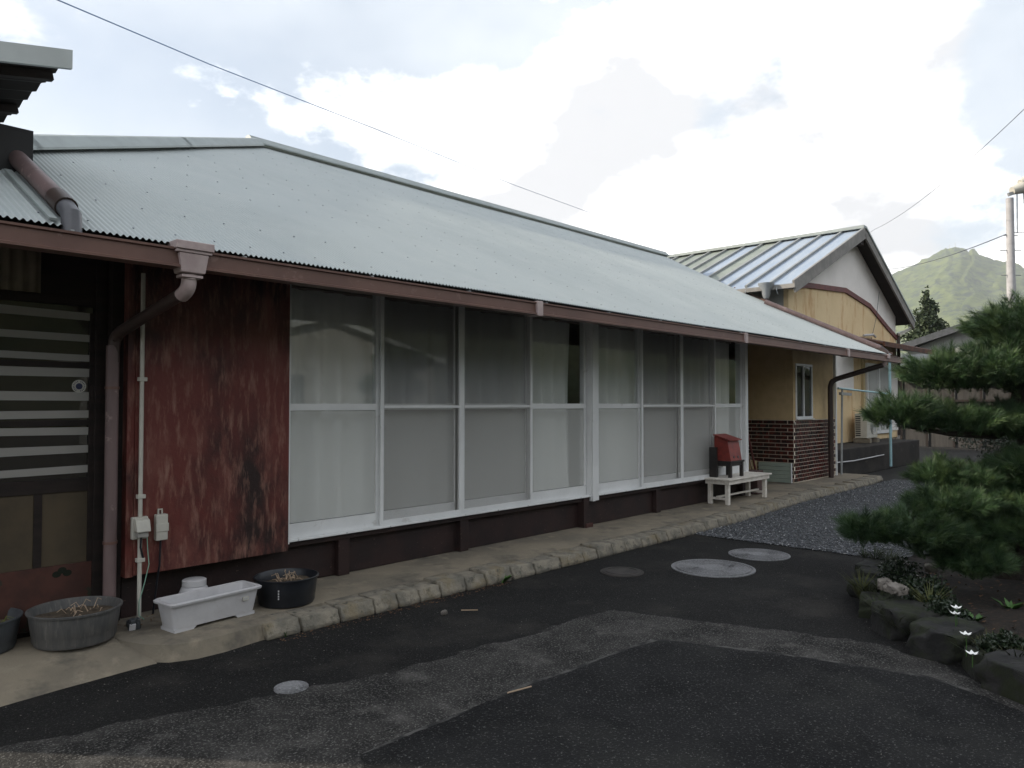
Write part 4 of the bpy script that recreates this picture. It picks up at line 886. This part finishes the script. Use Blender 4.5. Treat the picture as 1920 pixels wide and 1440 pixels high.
f=MB(); f.box(19.2,19.27,Yg-.07,Yg-.003,.7,2.45); f.box(21.05,21.12,Yg-.07,Yg-.003,.7,2.45); f.box(19.271,21.049,Yg-.07,Yg-.003,2.38,2.45); f.box(19.271,21.049,Yg-.07,Yg-.003,.70,.77); f.box(20.1,20.17,Yg-.07,Yg-.003,.771,2.379); W2=f.build('sliding_window',M['alu'],K)
MB().box(19.272,20.099,Yg-.04,Yg-.03,.772,2.378).build('pane',M['frost'],W2); MB().box(20.171,21.048,Yg-.04,Yg-.03,.772,2.378).build('pane',M['frost'],W2)
MB().box(19.28,21.04,Yg-.02,Yg-.01,.78,2.37).build('window_blind',mat('pale_blind',(.5,.49,.5),(.42,.42,.43),scale=3,rough=.9),K)
# terrace
s=MB(); s.box(14.5,20.6,5.25,6.08,-.02,.55); T_=struct('concrete_terrace',s,mat('stained_dark_concrete',(.03,.025,.022),(.016,.014,.013),scale=2,rough=.95,c3=(.05,.045,.04),scale3=7,obj=True),bevel=.02)
own(MB().tube([(14.5,5.2,.33),(15.6,5.17,.31),(17.6,5.2,.33)],.012,6),'white_hose',M['white'],'white hose lying along the dark terrace edge','hose',(15.8,5.2,.31))
ac=thing('air_conditioner','cream air conditioner outdoor unit with round fan grille beside the window','air conditioner',(18.3,5.75,.55))
ax0,ax1,ay0,ay1,az0,az1=17.98,18.72,5.66,5.93,.66,1.22
MB().box(ax0,ax1,ay0,ay1,az0,az1).build('casing',M['cream'],ac,bevel=.012)
for k in range(10): MB().box(ax0-.006,ax0-.001,ay0+.14,ay1-.02,az0+.05+k*.048,az0+.05+k*.048+.026).build('louvre',M['black'],ac)
for q in(.19,.14,.09,.045): MB().tube([((ax0+ax1)/2+.06+q*math.cos(a*math.pi/12),ay0-.006,(az0+az1)/2+q*math.sin(a*math.pi/12)) for a in range(25)],.006,5).build('fan_grille_ring',M['galv'],ac)
MB().lathe([(.0001,0),(.035,0)],(0,0,0),8) ; MB().box((ax0+ax1)/2+.03,(ax0+ax1)/2+.09,ay0-.009,ay0-.001,(az0+az1)/2-.03,(az0+az1)/2+.03).build('fan_hub',M['galv'],ac)
MB().box(ax0+.02,ax0+.16,ay0-.05,ay1+.05,.55,.655).build('block',M['concrete'],ac,bevel=.01); MB().box(ax1-.16,ax1-.02,ay0-.05,ay1+.05,.55,.655).build('block',M['concrete'],ac,bevel=.01)
cp=thing('clothes_pole_frame','pale blue pipe frame for drying poles in front of the terrace','pole frame',(17.4,5.0,.1))
MB().tube([(17.4,5.0,.1),(17.4,5.0,2.42)],.028,10).build('post',M['aqua'],cp,True); MB().tube([(14.35,5.02,1.74),(17.4,5.0,1.66)],.018,8).build('crossbar',M['aqua'],cp,True)
MB().tube([(14.5,5.0,1.72),(14.42,5.0,.13)],.02,8).build('post',M['galv'],cp,True)
MB().beam((14.4,5.0,1.64),(14.95,5.0,1.63),.05,.05).build('shelf_bracket',M['galv'],cp)

# ================================================================ THIRD HOUSE (tiled roof)
fwd=Vector((math.cos(math.atan(1300/1400)),math.sin(math.atan(1300/1400)),0)); rt=Vector((fwd.y,-fwd.x,0))
Q=thing('tiled_house','grey tile-roofed house with pale gable behind the pine','house',(32.5,6.07,0))
rtw=rt; fw_=fwd
ap=Vector((32.5,6.07,0)); hw=2.85; rt=Vector((0,-1,0)); fwd=Vector((1,0,0))
def hp_(u,d,z): p=ap-rt*u+fwd*d; return (p.x,p.y,z)
s=MB(); s.add([hp_(0,-.4,4.62),hp_(hw,-.4,3.74),hp_(hw,7,3.74),hp_(0,7,4.62),hp_(-hw*1.3,-.4,3.3),hp_(-hw*1.3,7,3.3)],[(0,1,2,3),(0,3,5,4)]); s.add([hp_(0,-.4,4.45),hp_(hw,-.4,3.58),hp_(hw,7,3.58),hp_(0,7,4.45),hp_(-hw*1.3,-.4,3.1),hp_(-hw*1.3,7,3.1)],[(0,3,2,1),(0,4,5,3)]); s.build('roof',M['greytile'],Q,fixn=False)
MB().beam(hp_(0,-.45,4.54),hp_(hw+.05,-.45,3.62),.08,.24).build('bargeboard',M['greytile'],Q); MB().beam(hp_(0,-.45,4.54),hp_(-hw*1.3,-.45,3.2),.08,.24).build('bargeboard',M['greytile'],Q)
s=MB(); 
for k in range(5): s.obox(Vector(hp_(0,-.3,4.66+.05*k)),rt*(.34-.055*k),fwd*.1,Vector((0,0,.022)))
s.build('ridge_end_tile',M['greytile'],Q); MB().beam(hp_(0,-.2,4.75),hp_(0,7,4.75),.3,.3).build('ridge',M['greytile'],Q)
w=MB(); w.add([hp_(0,0,4.5),hp_(hw-.25,0,3.55),hp_(hw-.25,0,0),hp_(-hw*1.2,0,0),hp_(-hw*1.2,0,3.2)],[(0,1,2,3,4)]); w.build('gable_wall',M['greywall'],Q)
w=MB(); w.add([hp_(hw-.25,0,0),hp_(hw-.25,6.5,0),hp_(hw-.25,6.5,3.4),hp_(hw-.25,0,3.4)],[(0,1,2,3)]); w.build('side_wall',M['greywall'],Q)
MB().obox(Vector(hp_(.1,-.15,4.28)),rt*.25,fwd*.1,Vector((0,0,.12))).build('gable_vent',M['black'],Q)
# lower shed wing
Z_=thing('garden_shed','weathered grey board shed with low tiled roof beyond the laundry poles','shed',(28.3,7.0,0))
sp=Vector((28.2,7.75,0))
def sp_(u,d,z): p=sp+rt*u+fwd*d; return (p.x,p.y,z)
s=MB(); s.add([sp_(-.4,-.7,2.55),sp_(6,-.7,2.55),sp_(6,1.8,3.25),sp_(-.4,1.8,3.25),sp_(-.4,-.7,2.45),sp_(6,-.7,2.45),sp_(6,1.8,3.15),sp_(-.4,1.8,3.15)],[(0,1,2,3),(4,7,6,5),(0,4,5,1),(1,5,6,2),(2,6,7,3),(3,7,4,0)]); s.build('roof',M['greytile'],Z_)
for k in range(7):
    s=MB(); s.add([sp_(.05+k*.8,0,.0),sp_(.78+k*.8,0,.0),sp_(.78+k*.8,0,2.5),sp_(.05+k*.8,0,2.5)],[(0,1,2,3)]); s.build('wall_board',M['greywood'],Z_)
    MB().beam(sp_(.01+k*.8,-.03,0),sp_(.01+k*.8,-.03,2.5),.07,.07,up=(1,0,0)).build('post',M['darkwood'],Z_)
MB().beam(sp_(0,-.06,1.55),sp_(5.6,-.06,1.55),.05,.07).build('rail',M['darkwood'],Z_)

rt=rtw; fwd=fw_
# ================================================================ UTILITY POLE AND WIRES
P_=thing('utility_pole','tall grey concrete utility pole with siren and transformer on top','utility pole',(35.44,5.62,0))
MB().tube([(35.44,5.62,0),(35.44,5.62,9.7)],[.2,.135],14).build('pole',M['conc_pole'],P_,True)
for z,wd in ((8.2,.3),(7.6,.42),(6.6,.4),(5.7,.4)):
    c=Vector((35.44,5.62,z)); MB().tube([c-rt*wd,c+rt*wd],.02,6).build('step_bolt',M['galv'],P_)
c=Vector((35.44,5.62,9.85)); MB().beam(c-rt*.05,c+rt*.9+Vector((0,0,.3)),.12,.14).build('bracket',M['galv'],P_)
MB().tube([c+rt*.1+Vector((0,0,.15)),c+rt*.55+Vector((0,0,.3))],[.16,.25],14).build('siren_horn',M['cream'],P_,True)
MB().tube([c+rt*.45+Vector((0,0,.45)),c+rt*.9+Vector((0,0,.7))],[.16,.25],14).build('siren_horn',M['cream'],P_,True)
MB().lathe([(.25,-.5),(.27,-.1),(.22,0)],tuple(c+rt*.85+Vector((0,0,.2))),14).build('transformer',M['galv'],P_,True)
MB().tube([Vector((35.44,5.62,8.3))+rt*.28,Vector((35.44,5.62,9.9))+rt*.3],.02,5).build('riser_cable',M['cable'],P_)
def wire(pts,r,m,label):
    p=[Vector(q) for q in pts]; own(MB().tube(p,r,5),'overhead_wire',m,label,'wire',tuple(p[0]))
def cat(a,b,sag,n=14):
    a=Vector(a);b=Vector(b); return [a.lerp(b,t/n)-Vector((0,0,sag*4*(t/n)*(1-t/n))) for t in range(n+1)]
wire(cat((2.776-3.9,10.05-2.6,6.315-1.45*.8),(39.9,22.8,10.8),.5,24) if False else [(1.2,8.95,5.95),(2.776,10.052,6.315),(5.5,11.9,7.03),(8.8,14.1,7.95),(11.989,16.202,8.83),(20,18.4,9.45),(30,20.6,10.15),(39.914,22.808,10.8),(52,25.5,11.9)],.009,M['bluecable'],'long blue-grey overhead wire crossing the sky above the white roof')
wire(cat((23.84,3.422,9.333),(47.656,14.425,11.957),.35)+[Vector((60,20,13.6))],.010,M['cable'],'overhead wire descending from the upper right edge towards the gabled roof')
wire([(20,1.6,8.9),(23.84,3.422,9.333)],.010,M['cable'],'short length of overhead wire entering at the right edge')
wire(cat((64.187,18.663,12.246),(35.3,5.75,8.24),.3),.02,M['cable'],'faint wire strung from behind the yellow house to the utility pole')
wire(cat((35.5,5.5,8.3),(45,-2,9.4),.2),.02,M['cable'],'wire leaving the utility pole towards the right edge')

# ================================================================ MOUNTAIN AND HILLS
def fbm(p,o=5):
    v=0;a=1;
    for _ in range(o): v+=a*noise.noise(p); p=p*2.03; a*=.5
    return v
def mountain():
    # crest profile across the view (s, metres to the right of the peak), at 1.7 km
    prof=[(-1500,60),(-800,100),(-422,145),(-250,219),(-155,257),(-120,270),(-95,280),(-56,298.4),(-32.5,312),(-26,315),(-21,311),(-9,315.2),(0,313),(11,307.7),(14.5,303),(20,310),(25.4,304),(31.7,297),(53.8,284),(71,278),(88.6,275.4),(98.8,270),(105.5,260),(211,212),(394,156),(700,110),(1500,80)]
    pv=Vector((1706,356,0)); dr=pv.normalized(); ac=Vector((dr.y,-dr.x,0)); V=[];F=[]
    ns,nd=420,120
    for j in range(nd+1):
        d=-950+1400*j/nd
        for i in range(ns+1):
            s_=-1300+2600*i/ns if False else (-900+1500*i/ns)
            sw=s_+(1-max(0,1-abs(d)/(900 if d<0 else 700)))*160*noise.noise(Vector((s_/130,d/160,3))); h=np.interp(sw,[a for a,_ in prof],[b for _,b in prof]); t=max(0,1-abs(d)/(900 if d<0 else 700)); f=t**1.15
            p=pv+dr*d+ac*s_; q=Vector((p.x/260,p.y/260,0))
            z=1.45+h*f+ (1-abs(2*t-1))*14*fbm(q,3)
            q2=Vector((p.x/14,p.y/14,h*.02)); z+=(5*abs(noise.noise(q2))+4*abs(noise.noise(q2*2.3)))*min(1,f*4)
            V.append((p.x,p.y,z-8*(1-min(1,f*20))))
    a=(np.arange(nd)[:,None]*(ns+1)+np.arange(ns)[None]).ravel(); F=np.stack([a,a+1,a+ns+2,a+ns+1],1)
    V=np.array(V); V[:,1]=np.clip(V[:,1],-420,1520)
    o=fast('mountain',np.array(V),F,M['hill'],kind='structure'); return o
mountain()
# masts on the summit
for s_,h in((-18,13),(-8,17),(24,12)):
    pv=Vector((1706,356,0)); dr=pv.normalized(); ac=Vector((dr.y,-dr.x,0)); p=pv+ac*s_; z=309 if s_<10 else 302
    own(MB().tube([(p.x,p.y,z-5),(p.x,p.y,z+h)],.45,5),'radio_mast',M['conc_pole'],{-18:'faint leftmost radio mast on the mountain summit',-8:'tallest faint radio mast on the mountain summit',24:'faint radio mast right of the summit dip'}[s_],'mast',(p.x,p.y,z-5))
# wooded slope behind the camera and to the side (seen in the window glass)
def slope(cx,cy,ang,length,depth,hh,seed,name='wooded_hill'):
    u=Vector((math.cos(ang),math.sin(ang),0)); w=Vector((-u.y,u.x,0)); V=[]; ns,nd=140,50
    for j in range(nd+1):
        for i in range(ns+1):
            a=(i/ns-.5)*length; d=depth*j/nd; e=math.sin(math.pi*min(1,j/nd))**.8*(math.sin(math.pi*i/ns)**.5)
            p=Vector((cx,cy,0))+u*a+w*d; z=hh*e*(1+.35*fbm(Vector((p.x/40+seed,p.y/40,0)),3))+2.2*abs(noise.noise(Vector((p.x/3,p.y/3,seed))))
            V.append((p.x,p.y,z-1))
    a=(np.arange(nd)[:,None]*(ns+1)+np.arange(ns)[None]).ravel(); F=np.stack([a,a+1,a+ns+2,a+ns+1],1)
    fast(name,np.array(V),F,M['hillback'],kind='structure')
slope(40,-34,math.pi,300,120,32,3)
# house across the yard behind the camera (appears in the reflections)
X_=thing('opposite_house','white gabled house across the yard, seen only mirrored in the glass','house',(14,-13,0))
s=MB(); s.prism([(9.2,0),(19.2,0),(19.2,3.0),(14.2,4.2),(9.2,3.0)],'y',-20,-12); s.build('wall',M['greywall'],X_)
for sgn in(-1,1): MB().obox((14.2+sgn*2.8,-15.9,3.66),(2.85,0,-sgn*.70),(0,4.3,0),(0,0,.08)).build('roof',M['roof'],X_)
MB().box(11.8,13.4,-11.99,-11.95,.8,2.4).build('window',M['black'],X_)
for i,(x,y,r) in enumerate([(4,-15,2.6),(-2,-17,3),(22,-14,3.2),(28,-16,3.4)]):
    pass

# ================================================================ AIR
hz=bpy.data.materials.new('haze_air'); hz.use_nodes=True; t=hz.node_tree; t.nodes.clear(); o_=N('ShaderNodeOutputMaterial',t); v=N('ShaderNodeVolumePrincipled',t)
v.inputs['Color'].default_value=(.93,.96,1,1); v.inputs['Density'].default_value=HAZE; v.inputs['Anisotropy'].default_value=.2; t.links.new(v.outputs[0],o_.inputs['Volume'])
struct('haze',MB().box(-430,2630,-430,1530,-1.5,345),hz)['kind']='stuff'
tag(bpy.data.objects['haze'],'thin pale haze hanging over the whole valley','haze')
# ================================================================ VEGETATION
def leafcloud(centers,n,size,rngs,flat=.5):
    """centers: (x,y,z,rx,ry,rz); returns quads of leaf size through ellipsoid shells"""
    V=[];
    tot=sum(c[3]*c[4]*c[5] for c in centers)**1
    for c in centers:
        k=max(20,int(n*(c[3]*c[4]*c[5])**.67/sum((q[3]*q[4]*q[5])**.67 for q in centers)))
        d=rngs.normal(size=(k,3)); d/=np.linalg.norm(d,axis=1)[:,None]; r=rngs.random(k)**.45
        p=d*r[:,None]*np.array(c[3:6])+np.array(c[:3])
        a=rngs.normal(size=(k,3))+d*.4; a/=np.linalg.norm(a,axis=1)[:,None]; b=np.cross(a,rngs.normal(size=(k,3))); b/=np.linalg.norm(b,axis=1)[:,None]
        sz=size*(.6+.8*rngs.random(k))[:,None]
        V.append(np.stack([p-a*sz,p+b*sz*.45,p+a*sz,p-b*sz*.45],1))
    V=np.concatenate(V); n_=len(V); return V.reshape(-1,3),np.arange(n_*4).reshape(-1,4)
def tree(name,label,base,h,blobs,n,size,m,trunk_r=.12,cat='tree',group=None,tk='trunk'):
    t=thing(name,label,cat,base,group); bx,by,bz=base
    MB().tube([(bx,by,bz),(bx+.03*h,by,bz+h*.4),(bx,by+.02*h,bz+h*.8)],[trunk_r,trunk_r*.7,trunk_r*.2],8).build(tk,M['bark'],t,True)
    for k in range(5):
        q=blobs[k%len(blobs)]; z0=bz+h*(.3+.08*k); MB().tube([(bx,by,z0),((bx+q[0])/2,(by+q[1])/2,z0+.1*h),(q[0],q[1],q[2])],[trunk_r*.4,trunk_r*.25,.01],6).build('limb',M['bark'],t,True)
    V,F=leafcloud(blobs,n,size,rng); fast('crown',V,F,m,t); return t
# cypress beyond the yellow house
bl=[]
for k in range(46):
    z=2.6+4.8*(k/45); w=1.45*(1-(k/45)**2.0)+.18; a=random.uniform(0,6.28); r=random.uniform(.1,.75)*w
    bl.append((44.4+r*math.cos(a),10.8+r*math.sin(a),z,w*.5,w*.5,.42))
tree('cypress_tree','tall dark conifer standing between the yellow gable and the tiled roof',(44.4,10.8,0),7.4,bl,9000,.10,M['cypress'],.2)
bl=[(45.2+random.uniform(-.4,.4),7.3+random.uniform(-.4,.4),3.6+.9*k/6,.5-.05*k,.5-.05*k,.35) for k in range(6)]
tree('conifer_tree','small dark conifer tip just left of the tiled roof peak',(45.2,7.3,0),4.9,bl,900,.10,M['cypress'],.12)
# trees behind the garden at right
for i,(x,y,h,w,l) in enumerate([(13.5,-.3,2.0,1.3,'dark rounded bush deep in the garden behind the pine trunk'),(17.5,1.9,1.5,1.2,'low dark bush beyond the gravel, left of the garden stakes'),(20.5,3.4,1.3,1.1,'low dark bush at the end of the path near the shed'),(11.0,-1.2,2.4,1.4,'dense dark bush at the right edge behind the pine')]):
    bl=[(x+random.uniform(-w,w)*.6,y+random.uniform(-w,w)*.6,h*random.uniform(.25,.75),w*.5,w*.5,h*.3) for k in range(12)]
    tree('bush',l,(x,y,.05),h*.8,bl,5000,.035,M['shrubleaf'],.04,'bush','dark bushes behind the pine',tk='stem')
# leafy shrubs near
for i,(x,y,z,r,l) in enumerate([(7.75,1.05,.55,.38,'camellia-like shrub with glossy leaves at the right edge, mid height'),(6.05,.62,.30,.26,'small glossy-leaved shrub at the right edge beside the pine trunk'),(7.4,.45,.95,.45,'upper glossy-leaved shrub behind the pine at the right edge')]):
    bl=[(x+random.uniform(-r,r)*.6,y+random.uniform(-r,r)*.6,z+random.uniform(-r,r)*.6,r*.5,r*.5,r*.5) for k in range(9)]
    tree('leafy_shrub',l,(x,y,.12),z,bl,2600,.022,M['shrubleaf'],.015,'shrub','glossy shrubs beside the pine',tk='stem')
# ---- pine
def pine():
    T=thing('pine_tree','trained garden pine with layered needle pads at the right','pine tree',(6.75,1.12,.1))
    tr=[(6.75,1.12,.08),(6.78,1.05,.35),(6.90,1.02,.60),(7.0,.98,1.0),(6.95,1.08,1.4),(7.02,1.05,1.75),(7.08,1.1,2.05)]
    MB().tube(tr,[.10,.085,.078,.068,.055,.04,.02],12).build('trunk',M['bark'],T,True)
    # pads: centre, radii
    pads=[(6.0,1.2,.34,.28,.22,.12),(6.45,1.02,.50,.30,.24,.14),(6.9,.85,.68,.33,.28,.16),(6.72,.95,.98,.30,.28,.15),(6.3,1.25,.55,.28,.22,.13),(7.16,1.0,2.06,.46,.44,.28),(6.80,1.22,1.70,.46,.40,.26),(7.1,.85,1.66,.5,.42,.32),(6.52,1.46,1.68,.32,.30,.22),(6.95,1.05,1.90,.26,.26,.16),
          (6.60,1.44,1.31,.36,.34,.17),(6.22,1.70,1.36,.26,.26,.19),(6.95,1.12,1.29,.42,.36,.19),(7.15,.9,1.33,.40,.36,.20),
          (6.48,1.42,.88,.34,.30,.17),(6.85,1.15,.86,.34,.3,.15),
          (5.82,1.55,.56,.30,.28,.20),(5.56,1.74,.56,.19,.19,.16),(6.15,1.36,.72,.36,.28,.15),(6.08,1.34,.42,.28,.24,.15),(6.5,1.1,.70,.30,.24,.12)]
    br=[[(7.02,1.05,1.75),(6.9,1.1,1.72),(6.7,1.25,1.64),(6.45,1.45,1.62)],[(6.97,1.05,1.3),(6.8,1.2,1.2),(6.5,1.45,1.22),(6.2,1.68,1.28)],[(7.0,1,1.5),(7.1,.9,1.54)],
        [(6.95,1.0,.75),(6.7,1.2,.76),(6.45,1.4,.78)],[(6.85,1.03,.50),(6.72,1.10,.56),(6.55,1.22,.53),(6.4,1.32,.56),(6.2,1.38,.50),(6.0,1.48,.47),(5.75,1.58,.50),(5.56,1.72,.50)],
        [(6.88,1.02,.56),(6.95,.85,.60),(7.1,.7,.58)],[(6.5,1.24,.54),(6.35,1.28,.62),(6.15,1.33,.66)],[(6.8,1.05,.42),(6.5,1.15,.34),(6.2,1.3,.36),(6.05,1.35,.37)],[(7.0,1.0,1.2),(6.95,1.1,1.2)],[(6.95,1.0,.8),(6.9,1.1,.8)]]
    for b_ in br:
        n=len(b_); MB().tube(b_,[.032*(1-.75*i/(n-1))+.004 for i in range(n)],8).build('branch',M['bark'],T,True)
    for pc in pads:
        cx,cy,cz,rx,ry,rz_=pc; ns=int(620*rx*ry/.16); ns=max(190,min(ns,700))
        r=np.sqrt(rng.random(ns)); a=rng.random(ns)*6.283; X=r*np.cos(a);Y=r*np.sin(a)
        zt=np.sqrt(np.clip(1-r*r,0,1))*(.75+.35*np.array([noise.noise(Vector((x*2.5+cx*9,y*2.5,cz))) for x,y in zip(X,Y)]))
        u=rng.random(ns)**.8; low=-.55*np.sqrt(np.clip(1-r*r,0,1))
        Zz=low+(zt-low)*u
        rag=1+.38*np.array([noise.noise(Vector((math.cos(q)*2.2+cx*5,math.sin(q)*2.2,cz*3))) for q in a])
        P=np.stack([cx+X*rx*rag,cy+Y*ry*rag,cz+Zz*rz_],1)
        D=np.stack([X*.95*r,Y*.95*r,.75-.45*r],1)+.33*rng.normal(size=(ns,3)); D[:,2]=np.abs(D[:,2])*.9+.05; D/=np.linalg.norm(D,axis=1)[:,None]
        nn=64; SL=.055+.05*rng.random((ns,1,1)); u_=rng.random((ns,nn,1)); P=P-D*.05
        per=rng.normal(size=(ns,nn,3)); per-=D[:,None]*(per*D[:,None]).sum(2,keepdims=True); per/=np.linalg.norm(per,axis=2)[...,None]
        ang=.30+.45*(1-u_)+.12*rng.normal(size=(ns,nn,1)); dirs=D[:,None]*np.cos(ang)+per*np.sin(ang)
        ln=(.060+.030*rng.random((ns,nn,1))); st_=P[:,None]+D[:,None]*u_*SL
        sd=np.cross(dirs,rng.normal(size=(ns,nn,3))); sd/=np.linalg.norm(sd,axis=2)[...,None]; wd=.0014
        V=np.stack([st_-sd*wd,st_+sd*wd,st_+dirs*ln],2).reshape(-1,3)
        fast('needle_pad',V,np.arange(len(V)).reshape(-1,3),M['needle'],T)
        s=MB()
        for k in range(7):
            a_=random.uniform(0,6.28); q=random.uniform(.4,.85); s.tube([(cx,cy,cz-.25*rz_),(cx+.5*q*rx*math.cos(a_),cy+.5*q*ry*math.sin(a_),cz-.1*rz_),(cx+q*rx*math.cos(a_),cy+q*ry*math.sin(a_),cz+.2*rz_)],[.010,.007,.003],5)
        s.build('twigs',M['bark'],T)
pine()
# garden stakes
for i,(x,y,h,m,l) in enumerate([(9.6,1.55,.72,M['needle'],'thin green garden stake behind the pine, the taller one'),(9.2,1.38,.55,M['beige'],'short pale wooden stake right of the green stake')]):
    own(MB().tube([(x,y,.1),(x,y,h)],.014,6),'garden_stake',m,l,'stake',(x,y,.1))
# low plants and flowers
def flower(x,y,z,s_,label,n=1):
    t=thing('white_flower',label,'flower',(x,y,z),'white flowers in the pine bed')
    MB().tube([(x,y,z),(x+.01,y,z+.06),(x,y,z+.11*s_+.03)],.002,5).build('stem',M['leaf'],t)
    c=Vector((x,y,z+.11*s_+.03))
    for k in range(6):
        a=k*1.047+.3; d=Vector((math.cos(a),math.sin(a),.55)).normalized(); w=Vector((-math.sin(a),math.cos(a),0))
        MB().add([c,c+d*.020+w*.010,c+d*.038,c+d*.020-w*.010],[(0,1,2,3)]).build('petal',M['petal'],t)
flower(4.86,1.06,.13,1.1,'upper of the two stacked white star flowers behind the long rock')
flower(4.83,1.06,.13,.85,'lower of the two stacked white star flowers, just below its twin')
flower(4.50,.94,.13,.7,'single white star flower near the flat-topped rock')
flower(4.24,.86,.16,.25,'smallest white bud low against the flat-topped rock')
def tuft(x,y,z,n,h,m,label,name='weed',catg='weed',wd=.006,spread=.5):
    r=np.random.default_rng(int(x*100)); a=r.random(n)*6.28; l=h*(.5+.7*r.random(n)); V=[]
    for k in range(n):
        d=Vector((math.cos(a[k])*spread,math.sin(a[k])*spread,1)).normalized(); s_=Vector((-math.sin(a[k]),math.cos(a[k]),0))*wd; b=Vector((0,0,0))+Vector((math.cos(a[k]),math.sin(a[k]),0))*r.random()*.02
        q=b+d*l[k]*.55; e=b+d*l[k]+Vector((math.cos(a[k]),math.sin(a[k]),-.3))*l[k]*.25; V+=[b,q+s_,e,q-s_]
    o=fast(name,np.array([tuple(v) for v in V]),np.arange(len(V)).reshape(-1,4),m); o.location=(x,y,z); ORG[o]=Vector((x,y,z)); tag(o,label,catg); return o
tuft(4.30,4.10,.03,9,.10,M['leaf'],'broad-leaved green weed growing from the kerb joint',wd=.022,spread=.9)
tuft(2.42,4.13,.03,16,.05,M['leaf'],'tiny green weed tuft at the foot of the kerb near the planter',wd=.003)
tuft(5.62,1.82,.05,60,.22,mat('olive_grass',(.07,.075,.02),(.05,.06,.018),rough=.8),'olive grass clump hanging over the border rocks',wd=.004)
tuft(5.30,1.30,.10,70,.22,bpy.data.materials['olive_grass'],'dark grass clump behind the tan stone',wd=.004)
tuft(4.72,.88,.05,60,.20,bpy.data.materials['olive_grass'],'dark grass clump in front of the flat-topped rock',wd=.004)
tuft(5.3,1.05,.12,14,.08,M['leaf'],'small green seedling in the brown bed',wd=.012,spread=1)
tuft(5.75,.95,.12,16,.10,M['leaf'],'small green seedling behind the white flowers',wd=.012,spread=1)
GV=[]
for k in range(40):
    t_=k/39; i_=min(len(edge)-2,int(t_*8.2)); f_=t_*8.2-i_; a_=edge[i_]; b_=edge[i_+1]; x=a_[0]+(b_[0]-a_[0])*f_+random.uniform(-.05,.12); y=a_[1]+(b_[1]-a_[1])*f_+random.uniform(-.16,.08); z=.03+.09*random.random(); h=random.uniform(.09,.19)
    for q_ in range(60):
        an=random.uniform(0,6.28); l=h*random.uniform(.5,1.2); d=Vector((math.cos(an)*.8,math.sin(an)*.8,1)).normalized(); s_=Vector((-math.sin(an),math.cos(an),0))*.003; b0=Vector((x,y,z))+Vector((math.cos(an),math.sin(an),0))*random.random()*.03; q=b0+d*l*.55; e_=b0+d*l+Vector((math.cos(an),math.sin(an),-.3))*l*.25; GV+=[tuple(b0),tuple(q+s_),tuple(e_),tuple(q-s_)]
tag(fast('grass',np.array(GV),np.arange(len(GV)).reshape(-1,4),M['darkgrass'],kind='stuff'),'dark grass growing along and between the border rocks of the pine bed','grass')
for i,(x,y,r,l) in enumerate([(5.95,1.60,.17,'dark mossy clump spilling over the far border rocks'),(5.55,1.38,.16,'dark leafy clump behind the small pale stone'),(5.15,1.15,.13,'low dark clump behind the tan stone'),(4.66,.80,.10,'low dark clump in front of the flat-topped rock')]):
    bl=[(x+random.uniform(-r,r)*.7,y+random.uniform(-r,r)*.7,.13+random.uniform(0,r)*.9,r*.55,r*.55,r*.5) for k in range(7)]
    tree('low_shrub',l,(x,y,.08),.15,bl,1500,.014,M['shrubleaf'],.008,'shrub','low dark clumps along the bed edge',tk='stem')
# leaf litter + twigs
def litter():
    n=900; X=4.4+rng.random(n)*4.5; Y=-.6+rng.random(n)*2.4; ok=np.array([inpoly(x,y,bedpoly) for x,y in zip(X,Y)]); X=X[ok];Y=Y[ok]; n=len(X)
    p=np.stack([X,Y,np.array([bedh(x,y) for x,y in zip(X,Y)])+.006],1); a=rng.random(n)*6.28; d=np.stack([np.cos(a),np.sin(a),.3*rng.normal(size=n)],1)*.016; e=np.stack([-np.sin(a),np.cos(a),.3*rng.normal(size=n)],1)*.008
    V=np.stack([p-d,p+e,p+d,p-e],1).reshape(-1,3); o=fast('leaf_litter',V,np.arange(n*4).reshape(-1,4),mat('dead_leaf',(.16,.085,.045),(.09,.05,.03),scale=30,rough=.9,obj=True),kind='stuff'); tag(o,'brown fallen leaves and needles on the garden bed','leaf litter')
    n=260; X=2.35+rng.random(n)**1.0*2.0; Y=4.03+.09*rng.random(n); p=np.stack([X,Y,np.full(n,.036)],1); a=rng.random(n)*6.28; d=np.stack([np.cos(a),np.sin(a),.1*rng.random(n)],1)*.010; e=np.stack([-np.sin(a),np.cos(a),.5*rng.random(n)],1)*.004
    m_=120; X=np.concatenate([X,1.60+.55*rng.random(m_)]); Y=np.concatenate([Y,4.66+.2*rng.random(m_)]); Zq=np.concatenate([np.full(n,.036),np.full(m_,.136)]); n=len(X); p=np.stack([X,Y,Zq],1); a=rng.random(n)*6.28; d=np.stack([np.cos(a),np.sin(a),.1*rng.random(n)],1)*.010; e=np.stack([-np.sin(a),np.cos(a),.5*rng.random(n)],1)*.004
    o=fast('kerb_debris',np.stack([p-d,p+e,p+d,p-e],1).reshape(-1,3),np.arange(n*4).reshape(-1,4),bpy.data.materials['dead_leaf'],kind='stuff'); tag(o,'brown leaf debris gathered along the foot of the kerb','debris')
litter()
for i,(a,b_,l) in enumerate([((2.66,2.50),(2.80,2.47),'pale twig lying across the edge of the dark patch'),((3.02,.35),(3.06,.42),'short pale twig on the asphalt at the lower right'),((3.50,3.72),(3.58,3.64),'thin twig near the kerb beside the tan stone chip')]):
    own(MB().tube([(a[0],a[1],.052),(b_[0],b_[1],.052)],.004,5),'twig',M['drystem'],l,'twig',(a[0],a[1],.05))
rock('stone_chip',(3.40,3.78,.045),(.022,.018,.012),.5,41,M['palestone'],'small tan stone chip on the asphalt near the kerb','stone')
